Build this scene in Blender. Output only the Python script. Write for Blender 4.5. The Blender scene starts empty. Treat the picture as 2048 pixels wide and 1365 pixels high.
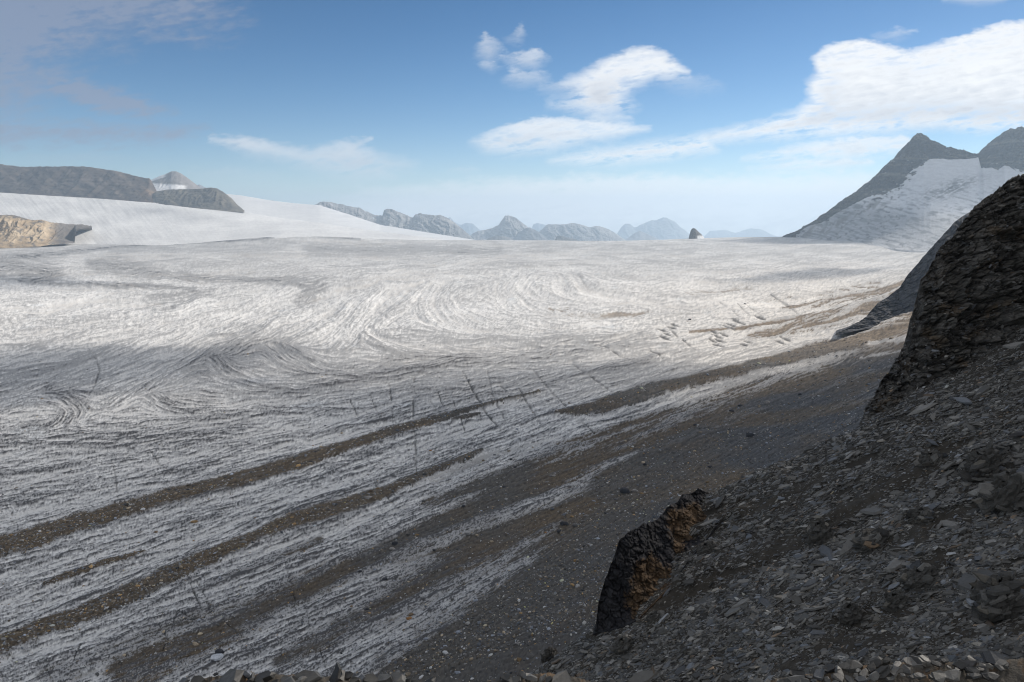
# Glacier valley under drifting cloud, seen from a slaty spur.
DENOISE = True; SUN_E = 3.9; SKY_S = .15; EXPO = 0.3; SKY_SAT = 1.3; SKY_VAL = 1.0; CL = .85; LOW = .62; HIGH = .46; OVER = .42
HAZE_D = 5.0e-5; HAZE_C = (.66, .83, 1.0, 1)
# clouds of the sky, surveyed outlines by bearing: outline, softness, ruggedness, cover, brightness
SKY_CLOUDS = [
 ([(640, 425), (720, 392), (850, 377), (1000, 366), (1150, 360), (1350, 355), (1500, 360), (1650, 352), (1745, 350), (1900, 345), (2300, 340), (2300, 520), (500, 520), (560, 440)], 26, 20, .97, 1.08),
 ([(700, 408), (900, 398), (1100, 392), (1300, 398), (1480, 392), (1700, 400), (1700, 412), (1400, 420), (1000, 418), (760, 424)], 10, 16, .35, .95),
 ([(960, 378), (1080, 366), (1250, 362), (1400, 366), (1500, 376), (1380, 384), (1200, 380), (1080, 386)], 8, 12, .40, .97),
 ([(1100, 322), (1180, 302), (1280, 289), (1370, 276), (1450, 261), (1520, 246), (1590, 222), (1622, 198), (1612, 170), (1634, 145), (1625, 120), (1652, 95), (1690, 82), (1730, 80), (1768, 91), (1815, 103), (1870, 92), (1930, 70), (1990, 52), (2048, 44), (2150, 30), (2300, 60), (2300, 255), (2048, 262), (1960, 264), (1880, 256), (1800, 263), (1700, 270), (1600, 275), (1500, 279), (1420, 287), (1435, 300), (1340, 318), (1250, 326), (1170, 329)], 7, 9, .97, 1.0),
 ([(1100, 207), (1140, 200), (1152, 182), (1126, 166), (1158, 150), (1200, 125), (1240, 107), (1288, 98), (1330, 105), (1354, 124), (1376, 146), (1340, 153), (1300, 161), (1266, 180), (1250, 196), (1272, 213), (1240, 226), (1200, 234), (1160, 224)], 10, 11, .95, .99),
 ([(1330, 148), (1370, 152), (1440, 168), (1420, 180), (1370, 180), (1320, 165)], 12, 16, .42, .9),
 ([(1080, 172), (1130, 165), (1160, 180), (1120, 188), (1085, 182)], 9, 14, .45, .9),
 ([(946, 285), (985, 262), (1040, 244), (1100, 238), (1180, 243), (1250, 250), (1296, 258), (1250, 270), (1180, 283), (1100, 301), (1030, 309), (972, 304)], 8, 10, .88, .97),
 ([(1180, 232), (1260, 236), (1230, 250), (1160, 246)], 10, 10, .6, .95),
 ([(1485, 319), (1560, 300), (1640, 285), (1730, 277), (1812, 275), (1850, 285), (1800, 308), (1720, 318), (1640, 321), (1560, 322)], 6, 9, .88, .98),
 ([(1500, 339), (1580, 326), (1680, 321), (1745, 325), (1700, 335), (1600, 341)], 5, 7, .75, .96),
 ([(953, 110), (960, 85), (971, 70), (986, 85), (1002, 95), (991, 116), (972, 124)], 9, 16, .55, .9), ([(963, 130), (985, 124), (998, 132), (980, 140)], 6, 10, .5, .9),
 ([(1005, 112), (1050, 107), (1073, 99), (1090, 115), (1070, 136), (1040, 133), (1018, 121)], 9, 16, .68, .93), ([(1012, 160), (1028, 139), (1062, 145), (1094, 155), (1080, 168), (1040, 170)], 9, 16, .55, .9), ([(1015, 81), (1029, 65), (1046, 53), (1051, 65), (1035, 85)], 7, 12, .45, .88),
 ([(422, 279), (490, 274), (560, 290), (620, 300), (680, 288), (742, 280), (722, 295), (762, 310), (830, 332), (770, 338), (784, 351), (710, 356), (640, 340), (560, 318), (490, 305)], 12, 14, .78, .84),
 ([(380, 345), (450, 338), (560, 350), (520, 362), (420, 358)], 10, 12, .25, .75), ([(900, 340), (930, 335), (955, 340), (930, 347)], 6, 8, .3, .85), ([(1745, 75), (1790, 62), (1830, 60), (1800, 76), (1770, 82)], 7, 12, .4, .9), ([(1890, 0), (1950, -5), (2010, 0), (1950, 8)], 5, 6, .5, .9),
 ([(60, 315), (180, 308), (260, 318), (150, 326)], 10, 10, .25, .55)]
SKY_SHADED = [([(-400, -300), (330, -160), (450, 38), (385, 54), (330, 42), (240, 62), (165, 92), (105, 122), (60, 160), (0, 178), (-400, 300)], 70, 70, .50), ([(60, 166), (150, 158), (230, 180), (300, 205), (352, 226), (280, 233), (200, 222), (120, 192)], 16, 22, .50),
 ([(-400, 232), (100, 245), (250, 250), (420, 256), (330, 286), (100, 288), (-400, 310)], 18, 26, .36), ([(240, 70), (330, 64), (420, 76), (330, 86)], 12, 20, .3), ([(-400, 100), (100, 120), (160, 150), (60, 230), (-400, 260)], 40, 40, .34)]
CLOUD_SHADE = [((-80, 300), (950, 520, 190), .0036, 'flat grey cloud bank overhead shading the near ice', 0.1, 1700, 1),
               ((-760, 800), (560, 250, 130), .0042, 'smaller cloud lens overhead shading the left of the ice', 0.35, 1750, 5),
               ((80, 720), (400, 200, 110), .0036, 'low cloud lens overhead shading the middle of the ice', -0.2, 1800, 8),
               ((-1750, 2050), (620, 280, 90), .0035, 'small cloud lens overhead shading the far left ice', 0.2, 1900, 9),
               ((1050, 2350), (420, 150, 80), .005, 'thin cloud streak overhead shading the ice below the peaks', 0.5, 1900, 11),
               ((2750, 4900), (1250, 900, 220), .006, 'added unseen cloud lens beyond the right edge shading the hanging snow basin', 0.2, 3000, 13)]  # this last cloud is added out of view to darken the basin
ICE_DX = 2.2; ICE_DY = 1.7

N_SCREE = 135000; N_SLABS = 230; N_STONES = 36000
# crags in the scree: bearing, width, height, look
CRAGS = [(1995, 1205, 130, 110, 'large jutting dark crag of broken beds at the right edge above the near ledge', 60, 401),
         (1738, 1088, 84, 46, 'dark crag with a pale slab roof in the middle of the scree', 34, 402),
         (1842, 1040, 66, 46, 'dark hollowed crag on the upper middle scree', 26, 403),
         (1640, 1078, 70, 78, 'steep leaning crag of upright plates left of the scree middle', 34, 404, .9, .9),
         (2010, 1000, 120, 110, 'broad dark crag at the right edge below the cliff', 56, 405),
         (1965, 935, 90, 70, 'blocky dark crag just under the dark cliff', 36, 406),
         (1840, 1155, 90, 40, 'low crag of overlapping tilted plates on the lower scree', 30, 407),
         (1700, 1232, 56, 50, 'small blocky crag with square top on the lower scree', 22, 408),
         (1790, 1205, 60, 40, 'flat lying crag of thick slabs right of the square topped crag', 22, 409),
         (1860, 925, 70, 40, 'low dark crag of splintered slate near the cliff foot', 26, 410),
         (1245, 1290, 60, 30, 'low black rib of rock under the rust outcrop', 18, 411),
         (1305, 1238, 44, 26, 'small heap of broken blocks under the rust patch of the outcrop', 20, 413),
         (1412, 1100, 50, 28, 'small heap of broken blocks at the right foot of the rust outcrop', 22, 414),
         (1100, 1318, 50, 50, 'small black fin of rock at the lower tip of the scree', 16, 412)]
BOULDERS = [(737, 997, 15, 'pale', 'pale flat boulder on the brown moraine band'), (1534, 807, 13, 'pale', 'pale boulder alone on the dark debris apron'), (1480, 813, 11, 'dark', 'dark boulder left of the pale apron boulder'), (1463, 823, 10, 'dark', 'dark angular boulder on the middle of the debris apron'),
 (1391, 851, 9, 'dark', 'dark boulder on the debris apron below the long moraine blob'), (1500, 872, 16, 'dark', 'wide dark boulder low on the debris apron'), (1250, 985, 22, 'dark', 'dark blue grey boulder beside the rust outcrop crest'), (1268, 983, 12, 'pale', 'pale grey block touching the dark boulder by the outcrop'), (1232, 1000, 10, 'grey', 'grey boulder lower left of the outcrop top'),
 (1128, 1050, 18, 'dark', 'dark slab boulder in the cluster on dirty ice left of the outcrop'), (1150, 1052, 14, 'grey', 'grey boulder right in the cluster left of the outcrop'), (1118, 1064, 12, 'dark', 'lower dark boulder in the cluster left of the outcrop'), (438, 1306, 20, 'dark', 'black boulder standing on an ice pedestal near the bottom'), (434, 1318, 26, 'ice', 'white ice pedestal below the black boulder'),
 (790, 1089, 14, 'dark', 'dark boulder casting onto dirty ice in the lower middle'), (784, 1099, 12, 'pale', 'pale block tucked under the dark lower middle boulder'), (720, 1144, 10, 'dark', 'isolated black boulder on brown stripe in the lower middle'), (770, 1160, 12, 'dark', 'dark boulder below the isolated black one'), (868, 1101, 8, 'dark', 'small black boulder right of the lower middle boulder'),
 (822, 1231, 12, 'brown', 'brown flat boulder near the bottom on white ice'), (818, 1239, 13, 'rust', 'orange slab under the brown flat boulder'), (703, 1214, 8, 'brown', 'yellowish stone on dirty ice near the bottom'), (735, 1220, 10, 'dark', 'dark grey rock beside white ice near the bottom'), (724, 1224, 9, 'pale', 'pale grey rock in the group near the bottom'),
 (1030, 936, 8, 'dark', 'small dark boulder on streaked ice above centre bottom'), (1022, 920, 7, 'dark', 'tiny black rock on the ice right of the brown band'), (1008, 975, 7, 'dark', 'small black rock on a brown stripe'), (927, 1013, 7, 'dark', 'black stone on pale streaked ice'), (960, 1158, 8, 'dark', 'black stone on the white streak near the apron edge'),
 (1107, 953, 9, 'pale', 'pale stone on the brown stripe right of centre'), (1091, 1066, 6, 'rust', 'bright orange stone left of the cluster'), (861, 902, 6, 'rust', 'orange stone on pale ice by the brown band end'), (1392, 835, 6, 'pale', 'pale stone on brown debris below the moraine blob'), (1160, 952, 8, 'grey', 'grey stone on brown debris left of the outcrop'),
 (465, 1105, 9, 'pale', 'pale boulder beside the brown moraine band at lower left'), (240, 1215, 8, 'grey', 'grey boulder on the brown band at lower left'), (312, 1065, 8, 'brown', 'tan boulder between the two brown bands'), (138, 1255, 8, 'brown', 'pinkish tan stone on the brown band at far left'), (520, 1262, 7, 'pale', 'pale stone on dirty ice above the crumbling ledge'),
 (905, 1200, 8, 'grey', 'grey stone at the edge of the dark apron'), (1290, 930, 9, 'dark', 'dark stone on brown debris above the outcrop'), (1345, 905, 8, 'grey', 'grey stone on debris above the outcrop'), (1420, 935, 10, 'dark', 'dark stone on the apron just beyond the scree crest'), (1600, 790, 8, 'dark', 'dark stone high on the blue grey apron'), (1380, 640, 6, 'dark', 'dark rock on sunlit ice by the crevasses'), (1490, 609, 5, 'dark', 'small dark rock on sunlit ice at right'),
]
import bpy, math, random
import numpy as np

rng = np.random.default_rng(11)
random.seed(11)
scene = bpy.context.scene
COL = scene.collection

# ------------------------------------------------------------------ camera model (used to survey the place)
F = 1365.0
PITCH = math.atan(252.5 / F)
CP, SP = math.cos(PITCH), math.sin(PITCH)
H = 200.0                                     # eye height above the ice

def ray(px, py):
    u = (np.asarray(px, float) - 1024.0) / F
    v = (np.asarray(py, float) - 682.5) / F
    return u, CP - SP * v, -SP - CP * v

def at(px, py, Y):
    """World point seen at a bearing, at forward distance Y."""
    x, y, z = ray(px, py)
    s = np.asarray(Y, float) / y
    return np.stack(np.broadcast_arrays(x * s, y * s, H + z * s), -1)

def project(X, Y, Z):
    dz = Z - H
    dep = Y * CP - dz * SP
    dep = np.where(np.abs(dep) < 1e-3, 1e-3, dep)
    return 1024.0 + F * X / dep, 682.5 + F * (-Y * SP - dz * CP) / dep

def on_plane(px, py, z=0.0):
    x, y, zz = ray(px, py)
    s = (z - H) / zz
    return x * s, y * s

# ------------------------------------------------------------------ noise
_perm = rng.permutation(256).astype(np.int32)
_perm = np.concatenate([_perm, _perm, _perm])
_ang = np.linspace(0, 2 * np.pi, 32, endpoint=False)
_g2x, _g2y = np.cos(_ang).astype(np.float32), np.sin(_ang).astype(np.float32)
_g3 = rng.normal(size=(64, 3)).astype(np.float32)
_g3 /= np.linalg.norm(_g3, axis=1)[:, None]

def _fade(t):
    return t * t * t * (t * (t * 6 - 15) + 10)

def p2(x, y, seed=0):
    x = np.asarray(x, np.float64) + seed * 17.31
    y = np.asarray(y, np.float64) - seed * 9.17
    xf, yf = np.floor(x), np.floor(y)
    xi, yi = xf.astype(np.int64) & 255, yf.astype(np.int64) & 255
    x = (x - xf).astype(np.float32); y = (y - yf).astype(np.float32)
    u, v = _fade(x), _fade(y)
    def g(i, j, dx, dy):
        h = _perm[_perm[i & 255] + (j & 255)] & 31
        return _g2x[h] * dx + _g2y[h] * dy
    a = g(xi, yi, x, y); b = g(xi + 1, yi, x - 1, y)
    c = g(xi, yi + 1, x, y - 1); d = g(xi + 1, yi + 1, x - 1, y - 1)
    return (a + u * (b - a) + v * ((c + u * (d - c)) - (a + u * (b - a)))) * 1.5

def p3(x, y, z, seed=0):
    x = np.asarray(x, np.float64) + seed * 7.77; y = np.asarray(y, np.float64) + seed * 3.3; z = np.asarray(z, np.float64)
    xf, yf, zf = np.floor(x), np.floor(y), np.floor(z)
    xi, yi, zi = xf.astype(np.int64) & 255, yf.astype(np.int64) & 255, zf.astype(np.int64) & 255
    x = (x - xf).astype(np.float32); y = (y - yf).astype(np.float32); z = (z - zf).astype(np.float32)
    u, v, w = _fade(x), _fade(y), _fade(z)
    out = 0
    for i in (0, 1):
        for j in (0, 1):
            for k in (0, 1):
                h = _perm[_perm[_perm[(xi + i) & 255] + ((yi + j) & 255)] + ((zi + k) & 255)] & 63
                g = _g3[h]
                wt = (u if i else 1 - u) * (v if j else 1 - v) * (w if k else 1 - w)
                out = out + wt * (g[..., 0] * (x - i) + g[..., 1] * (y - j) + g[..., 2] * (z - k))
    return out * 1.6

def fbm2(x, y, o=4, seed=0, gain=.5, lac=2.03):
    a, f, s, n = 1.0, 1.0, 0, 0
    for k in range(o):
        s = s + a * p2(x * f, y * f, seed + k); n += a; a *= gain; f *= lac
    return s / n

def fbm3(x, y, z, o=4, seed=0, gain=.5, lac=2.03):
    a, f, s, n = 1.0, 1.0, 0, 0
    for k in range(o):
        s = s + a * p3(x * f, y * f, z * f, seed + k); n += a; a *= gain; f *= lac
    return s / n

def ridged2(x, y, o=4, seed=0):
    a, f, s, n = 1.0, 1.0, 0, 0
    for k in range(o):
        s = s + a * (1 - 2 * np.abs(p2(x * f, y * f, seed + k))); n += a; a *= .5; f *= 2.1
    return s / n

def cell3(x, y, z, seed=0):
    """Cellular noise: a random value per block and the closeness to the joint between blocks."""
    x = np.asarray(x, np.float64); sh = x.shape
    q = np.stack([x.ravel(), np.asarray(y, np.float64).ravel(), np.asarray(z, np.float64).ravel()], -1)
    b = np.floor(q).astype(np.int64); f = q - b
    F1 = np.full(len(q), 9.0); F2 = np.full(len(q), 9.0); ID = np.zeros(len(q))
    for i in (-1, 0, 1):
        for j in (-1, 0, 1):
            for k in (-1, 0, 1):
                h = _perm[(_perm[(_perm[(b[:, 0] + i + seed) & 255] + b[:, 1] + j) & 255] + b[:, 2] + k) & 255]
                o = np.stack([_perm[h] / 255., _perm[h + 71] / 255., _perm[h + 149] / 255.], -1)
                d = np.sqrt(((np.array([i, j, k]) + o - f) ** 2).sum(1))
                n = d < F1
                F2 = np.where(n, F1, np.minimum(F2, d)); F1 = np.where(n, d, F1); ID = np.where(n, _perm[h + 33] / 255., ID)
    return ID.reshape(sh), (F2 - F1).reshape(sh)

def ss(a, b, x):
    t = np.clip((x - a) / (b - a), 0, 1)
    return t * t * (3 - 2 * t)

def lerp(a, b, t):
    return a + (b - a) * t

def pl(pts, x, k=1):
    p = np.asarray(pts, float)
    return np.interp(x, p[:, 0], p[:, k])

def smooth_pl(pts, x, k=1, w=6.0):
    return sum(pl(pts, x + d * w, k) for d in (-1, -.5, 0, .5, 1)) / 5

def line_mask(px, py, pts, soft=.35, wob=None):
    """Coverage 0..1 of a band (x, y, halfwidth) along a polyline."""
    out = np.zeros(px.shape, np.float32)
    for a, b in zip(pts[:-1], pts[1:]):
        wmax = max(a[2], b[2]) * 2.2 + 4
        sel = np.nonzero((px > min(a[0], b[0]) - wmax) & (px < max(a[0], b[0]) + wmax) & (py > min(a[1], b[1]) - wmax) & (py < max(a[1], b[1]) + wmax))
        if sel[0].size == 0:
            continue
        x, y = px[sel], py[sel]
        dx, dy = b[0] - a[0], b[1] - a[1]
        t = np.clip(((x - a[0]) * dx + (y - a[1]) * dy) / (dx * dx + dy * dy + 1e-9), 0, 1)
        d = np.hypot(x - a[0] - t * dx, y - a[1] - t * dy)
        w = a[2] + (b[2] - a[2]) * t
        if wob is not None:
            d = d + wob[sel] * w
        m = 1 - ss(w * (1 - soft), w * (1 + soft), d)
        out[sel] = np.maximum(out[sel], m)
    return out

def poly_sd(px, py, poly):
    """Signed distance (positive inside) to a polygon."""
    px = np.asarray(px, np.float32); py = np.asarray(py, np.float32)
    d = np.full(px.shape, 1e9, np.float32); inside = np.zeros(px.shape, bool)
    n = len(poly)
    for i in range(n):
        ax, ay = poly[i]; bx, by = poly[(i + 1) % n]
        dx, dy = bx - ax, by - ay
        t = np.clip(((px - ax) * dx + (py - ay) * dy) / (dx * dx + dy * dy + 1e-9), 0, 1)
        d = np.minimum(d, np.hypot(px - ax - t * dx, py - ay - t * dy))
        c = ((ay > py) != (by > py)) & (px < (bx - ax) * (py - ay) / (by - ay + 1e-12) + ax)
        inside ^= c
    return np.where(inside, d, -d)

# ------------------------------------------------------------------ mesh building
def mesh_obj(name, verts, faces, mat, attrs=None, smooth=True, parent=None, origin=None):
    """verts (n,3); faces: list of int arrays (m,k)."""
    verts = np.asarray(verts, np.float64)
    if origin is not None:
        verts = verts - np.asarray(origin, float)
    me = bpy.data.meshes.new(name)
    me.vertices.add(len(verts))
    me.vertices.foreach_set('co', verts.astype(np.float32).ravel())
    loops = np.concatenate([f.ravel() for f in faces]).astype(np.int32)
    tot = np.concatenate([np.full(len(f), f.shape[1], np.int32) for f in faces])
    start = np.concatenate([[0], np.cumsum(tot)[:-1]]).astype(np.int32)
    me.loops.add(len(loops)); me.loops.foreach_set('vertex_index', loops)
    me.polygons.add(len(tot))
    me.polygons.foreach_set('loop_start', start)
    me.polygons.foreach_set('use_smooth', np.full(len(tot), bool(smooth)))
    me.update(calc_edges=True)
    for k, val in (attrs or {}).items():
        val = np.asarray(val, np.float32)
        if val.ndim == 2:
            if val.shape[1] == 3:
                val = np.concatenate([val, np.ones((len(val), 1), np.float32)], 1)
            me.attributes.new(k, 'FLOAT_COLOR', 'POINT').data.foreach_set('color', val.ravel())
        else:
            me.attributes.new(k, 'FLOAT', 'POINT').data.foreach_set('value', val.ravel())
    me.materials.append(mat)
    o = bpy.data.objects.new(name, me); COL.objects.link(o)
    if origin is not None:
        o.location = [float(c) for c in origin]
    if parent is not None:
        o.parent = parent
    return o

def grid_faces(nr, nc):
    i = np.arange(nr * nc).reshape(nr, nc)
    return np.stack([i[:-1, :-1], i[:-1, 1:], i[1:, 1:], i[1:, :-1]], -1).reshape(-1, 4)

def tag(o, label=None, cat=None, group=None, kind=None):
    if label: o['label'] = label
    if cat: o['category'] = cat
    if group: o['group'] = group
    if kind: o['kind'] = kind
    return o

# ------------------------------------------------------------------ node helpers
class NT:
    def __init__(s, tree):
        s.t = tree; s.n = tree.nodes; s.l = tree.links
    def node(s, kind, **kw):
        n = s.n.new(kind)
        for k, v in kw.items():
            setattr(n, k, v)
        return n
    def put(s, sock, v):
        if isinstance(v, bpy.types.NodeSocket):
            s.l.new(v, sock)
        elif v is not None:
            sock.default_value = v
    def math(s, op, a, b=None, c=None, clamp=False):
        n = s.node('ShaderNodeMath', operation=op, use_clamp=clamp)
        for i, v in enumerate((a, b, c)):
            if v is not None: s.put(n.inputs[i], v)
        return n.outputs[0]
    def vmath(s, op, a, b=None):
        n = s.node('ShaderNodeVectorMath', operation=op)
        s.put(n.inputs[0], a)
        if b is not None: s.put(n.inputs[1], b)
        return n.outputs[0]
    def mix(s, f, a, b, blend='MIX'):
        n = s.node('ShaderNodeMix', data_type='RGBA', blend_type=blend)
        s.put(n.inputs[0], f); s.put(n.inputs[6], a); s.put(n.inputs[7], b)
        return n.outputs[2]
    def mapr(s, v, a, b, c=0.0, d=1.0, smooth=False):
        n = s.node('ShaderNodeMapRange', interpolation_type='SMOOTHSTEP' if smooth else 'LINEAR')
        for i, x in enumerate((v, a, b, c, d)): s.put(n.inputs[i], x)
        return n.outputs[0]
    def noise(s, vec, scale, detail=4, rough=.55, dist=0.0):
        n = s.node('ShaderNodeTexNoise')
        s.put(n.inputs['Vector'], vec); n.inputs['Scale'].default_value = scale
        n.inputs['Detail'].default_value = detail; n.inputs['Roughness'].default_value = rough
        n.inputs['Distortion'].default_value = dist
        return n.outputs[0]
    def mapping(s, vec, loc=(0, 0, 0), rot=(0, 0, 0), scale=(1, 1, 1)):
        n = s.node('ShaderNodeMapping')
        s.put(n.inputs[0], vec); n.inputs[1].default_value = loc; n.inputs[2].default_value = rot; n.inputs[3].default_value = scale
        return n.outputs[0]

def attr_mat(name, scale, amp=.35, bump=.4, bdist=.2, rough=.85, anis=(1, 1, 1), spec=.3, voro=None, fine=6.0):
    """Albedo from the baked surface colour, broken up by procedural grain in object space, with bump."""
    m = bpy.data.materials.new(name); m.use_nodes = True
    k = NT(m.node_tree); b = k.n['Principled BSDF']
    co = k.node('ShaderNodeTexCoord').outputs['Object']
    co = k.mapping(co, scale=anis)
    col = k.node('ShaderNodeVertexColor', layer_name='Col').outputs[0]
    n1 = k.noise(co, scale, 6, .6); n2 = k.noise(co, scale * fine, 4, .65)
    h = k.math('ADD', k.math('MULTIPLY', n1, .6), k.math('MULTIPLY', n2, .4))
    if voro:
        v = k.node('ShaderNodeTexVoronoi', feature='F1'); k.put(v.inputs['Vector'], co); v.inputs['Scale'].default_value = voro
        cell = k.node('ShaderNodeSeparateColor'); k.put(cell.inputs[0], v.outputs['Color'])
        h = k.math('ADD', k.math('MULTIPLY', h, .6), k.math('MULTIPLY', cell.outputs[0], .4))
    g = k.mapr(h, .3, .7, 1 - amp, 1 + amp)
    k.put(b.inputs['Base Color'], k.mix(1.0, col, g, 'MULTIPLY'))
    bn = k.node('ShaderNodeBump'); bn.inputs['Strength'].default_value = bump; bn.inputs['Distance'].default_value = bdist
    k.put(bn.inputs['Height'], h); k.put(b.inputs['Normal'], bn.outputs[0])
    b.inputs['Roughness'].default_value = rough
    b.inputs['Specular IOR Level'].default_value = spec
    return m
# ------------------------------------------------------------------ camera, sun, sky
SUN_AZ, SUN_EL = math.radians(57), math.radians(33)
SUN = np.array([math.cos(SUN_EL) * math.sin(SUN_AZ), math.cos(SUN_EL) * math.cos(SUN_AZ), math.sin(SUN_EL)])
cam = bpy.data.cameras.new('camera'); cam.sensor_width = 36; cam.lens = 36 * F / 2048
cam.clip_start = .1; cam.clip_end = 120000
co = bpy.data.objects.new('camera', cam); COL.objects.link(co)
co.location = (0, 0, H); co.rotation_euler = (math.pi / 2 - PITCH, 0, 0)
scene.camera = co
sl = bpy.data.lights.new('sun', 'SUN'); sl.energy = SUN_E; sl.angle = math.radians(.5); sl.color = (1, .93, .84)
so = bpy.data.objects.new('sun', sl); COL.objects.link(so)
from mathutils import Vector
so.rotation_euler = Vector([float(c) for c in SUN]).to_track_quat('Z', 'Y').to_euler()
so.location = (800, 300, 1200)
scene.view_settings.view_transform = 'Standard'; scene.view_settings.look = 'None'
scene.view_settings.exposure = EXPO; scene.view_settings.gamma = 1
scene.cycles.use_denoising = DENOISE; scene.cycles.filter_width = 1.1
scene.cycles.max_bounces = 6; scene.cycles.diffuse_bounces = 3; scene.cycles.volume_bounces = 1
scene.cycles.transparent_max_bounces = 12

w = bpy.data.worlds.new('World'); scene.world = w; w.use_nodes = True
try:
    w.cycles.sampling_method = 'MANUAL'; w.cycles.sample_map_resolution = 512
except Exception: pass
K = NT(w.node_tree); bg = K.n['Background']
sky = K.node('ShaderNodeTexSky', sky_type='NISHITA', sun_disc=False)
sky.sun_elevation = SUN_EL; sky.sun_rotation = SUN_AZ; sky.altitude = 2000; sky.air_density = 1.0; sky.dust_density = .6; sky.ozone_density = 2.5
gen = K.node('ShaderNodeTexCoord').outputs['Generated']
sep = K.node('ShaderNodeSeparateXYZ'); K.put(sep.inputs[0], gen)
yy = K.math('MAXIMUM', sep.outputs[1], .02)
cu = K.math('DIVIDE', sep.outputs[0], yy); cv = K.math('DIVIDE', sep.outputs[2], yy)
comb = K.node('ShaderNodeCombineXYZ'); K.put(comb.inputs[0], cu); K.put(comb.inputs[1], cv)
base = comb.outputs[0]
# cloud cover computed over bearing (x/y) and slope (z/y) of the sky ahead
def cloud_cover():
    W_, H_ = 2000, 760
    u = np.linspace(-1.0, 1.0, W_); v = np.linspace(-.02, .56, H_)
    U, V = np.meshgrid(u, v)
    px, py = project(U * 1000, np.full(U.shape, 1000.0), H + V * 1000)
    wx = 16 * fbm2(px / 80, py / 44, 5, 301, .6) + 5 * fbm2(px / 20, py / 13, 4, 302, .6)
    wy = 9 * fbm2(px / 90, py / 45, 5, 303, .6) + 4.0 * fbm2(px / 18, py / 11, 4, 304, .6)
    X, Yp = px + wx * .6, py + wy * .55
    tilt = py + .16 * px
    fibre = .65 * fbm2(px / 85, tilt / 15, 5, 305, .55) + .35 * fbm2((px + 40 * fbm2(px / 80, py / 30, 3, 306)) / 34, tilt / 9, 5, 307, .6)
    curd = fbm2(px / 30 + fibre, py / 16, 5, 308, .6)
    alpha = np.zeros(px.shape, np.float32); br = np.full(px.shape, .9, np.float32)
    for poly, soft, rug, cover, bright in SKY_CLOUDS:
        xs = [p[0] for p in poly]; ys = [p[1] for p in poly]; m = 70
        r0 = np.nonzero(((px > min(xs) - m) & (px < max(xs) + m) & (py > min(ys) - m) & (py < max(ys) + m)).any(1))[0]
        if not len(r0): continue
        sl_ = slice(r0[0], r0[-1] + 1)
        sd = poly_sd(X[sl_], Yp[sl_], poly)
        # crisp windward tops, fraying bases
        base = ss(min(ys), max(ys), py[sl_])
        sf = soft * (.55 + 1.1 * base)
        a = cover * ss(-sf, sf * 2.3, sd + rug * (.85 * fibre[sl_] + .95 * curd[sl_]) + 3) ** .75 * np.clip(1 - 1.1 * (.25 + .75 * base) * ss(-.05, .55, fibre[sl_] + .35 * curd[sl_] + .12) * ss(75, 5, sd), 0, 1)
        a = a * (1 - (1 - cover) * .8 * ss(-.2, .4, -fibre[sl_]))
        lit = bright * (1.0 - .20 * ss(4, 40, sd) * ss(.1, .9, base) + .24 * fibre[sl_] + .10 * curd[sl_])
        o = alpha[sl_]
        br[sl_] = np.where(a + o > 1e-4, (br[sl_] * o * (1 - a) + lit * a) / np.maximum(a + o * (1 - a), 1e-4), br[sl_])
        alpha[sl_] = o + a * (1 - o)
    dk = np.zeros(px.shape, np.float32)
    for poly, soft, rug, cover in SKY_SHADED:
        sd = poly_sd(X, Yp, poly)
        a = 2.1 * cover * ss(-soft, soft * 1.6, sd + rug * (fibre + .6 * curd)) * (1 + .8 * fibre + .5 * curd)
        dk = np.maximum(dk, np.clip(a, 0, .8))
    img = bpy.data.images.new('cloud_cover', W_, H_, alpha=False, float_buffer=True, is_data=True)
    buf = np.ones((H_, W_, 4), np.float32)
    buf[..., 0] = np.clip(alpha, 0, 1); buf[..., 1] = np.clip(br, 0, 1.2); buf[..., 2] = dk
    img.pixels.foreach_set(buf.ravel()); img.update(); img.pack()
    return img
tx = K.node('ShaderNodeTexImage', image=cloud_cover(), extension='EXTEND', interpolation='Linear')
K.put(tx.inputs[0], K.mapping(base, loc=(.5, .02 / .58, 0), scale=(.5, 1 / .58, 1)))
cs = K.node('ShaderNodeSeparateColor'); K.put(cs.inputs[0], tx.outputs[0])
front = K.math('MULTIPLY', K.mapr(sep.outputs[1], .3, .5), K.mapr(cv, .45, .56, 1, 0))
aD = K.math('MULTIPLY', cs.outputs[0], front); aK = K.math('MULTIPLY', cs.outputs[2], front)
hsv = K.node('ShaderNodeHueSaturation'); K.put(hsv.inputs['Color'], sky.outputs[0]); hsv.inputs['Saturation'].default_value = SKY_SAT; hsv.inputs['Value'].default_value = SKY_VAL
lowt = K.mapr(cv, -.02, .30, LOW, HIGH)
skyc = K.mix(1.0, hsv.outputs[0], lowt, 'MULTIPLY')
q = 1.0 / SKY_S
cw = K.mix(K.mapr(cs.outputs[1], .6, 1.0, 0, 1), (.50 * q * CL, .53 * q * CL, .60 * q * CL, 1), (1.0 * q * CL, 1.0 * q * CL, 1.0 * q * CL, 1))
out = K.mix(aK, skyc, (.25 * q * CL, .30 * q * CL, .42 * q * CL, 1))
out = K.mix(aD, out, cw)
# broken grey cloud cover added overhead and behind, unseen, to fill the shade
up = K.mapr(sep.outputs[2], .34, .62, 0, 1, True); beh = K.mapr(sep.outputs[1], .22, -.1, 0, 1, True)
cov = K.math('MULTIPLY', K.math('MAXIMUM', up, beh), K.mapr(K.noise(gen, 2.2, 4, .6), .3, .55, .35, .9))
out = K.mix(cov, out, (OVER * q * .99, OVER * q, OVER * q * 1.03, 1))
K.put(bg.inputs[0], out); bg.inputs[1].default_value = SKY_S

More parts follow.
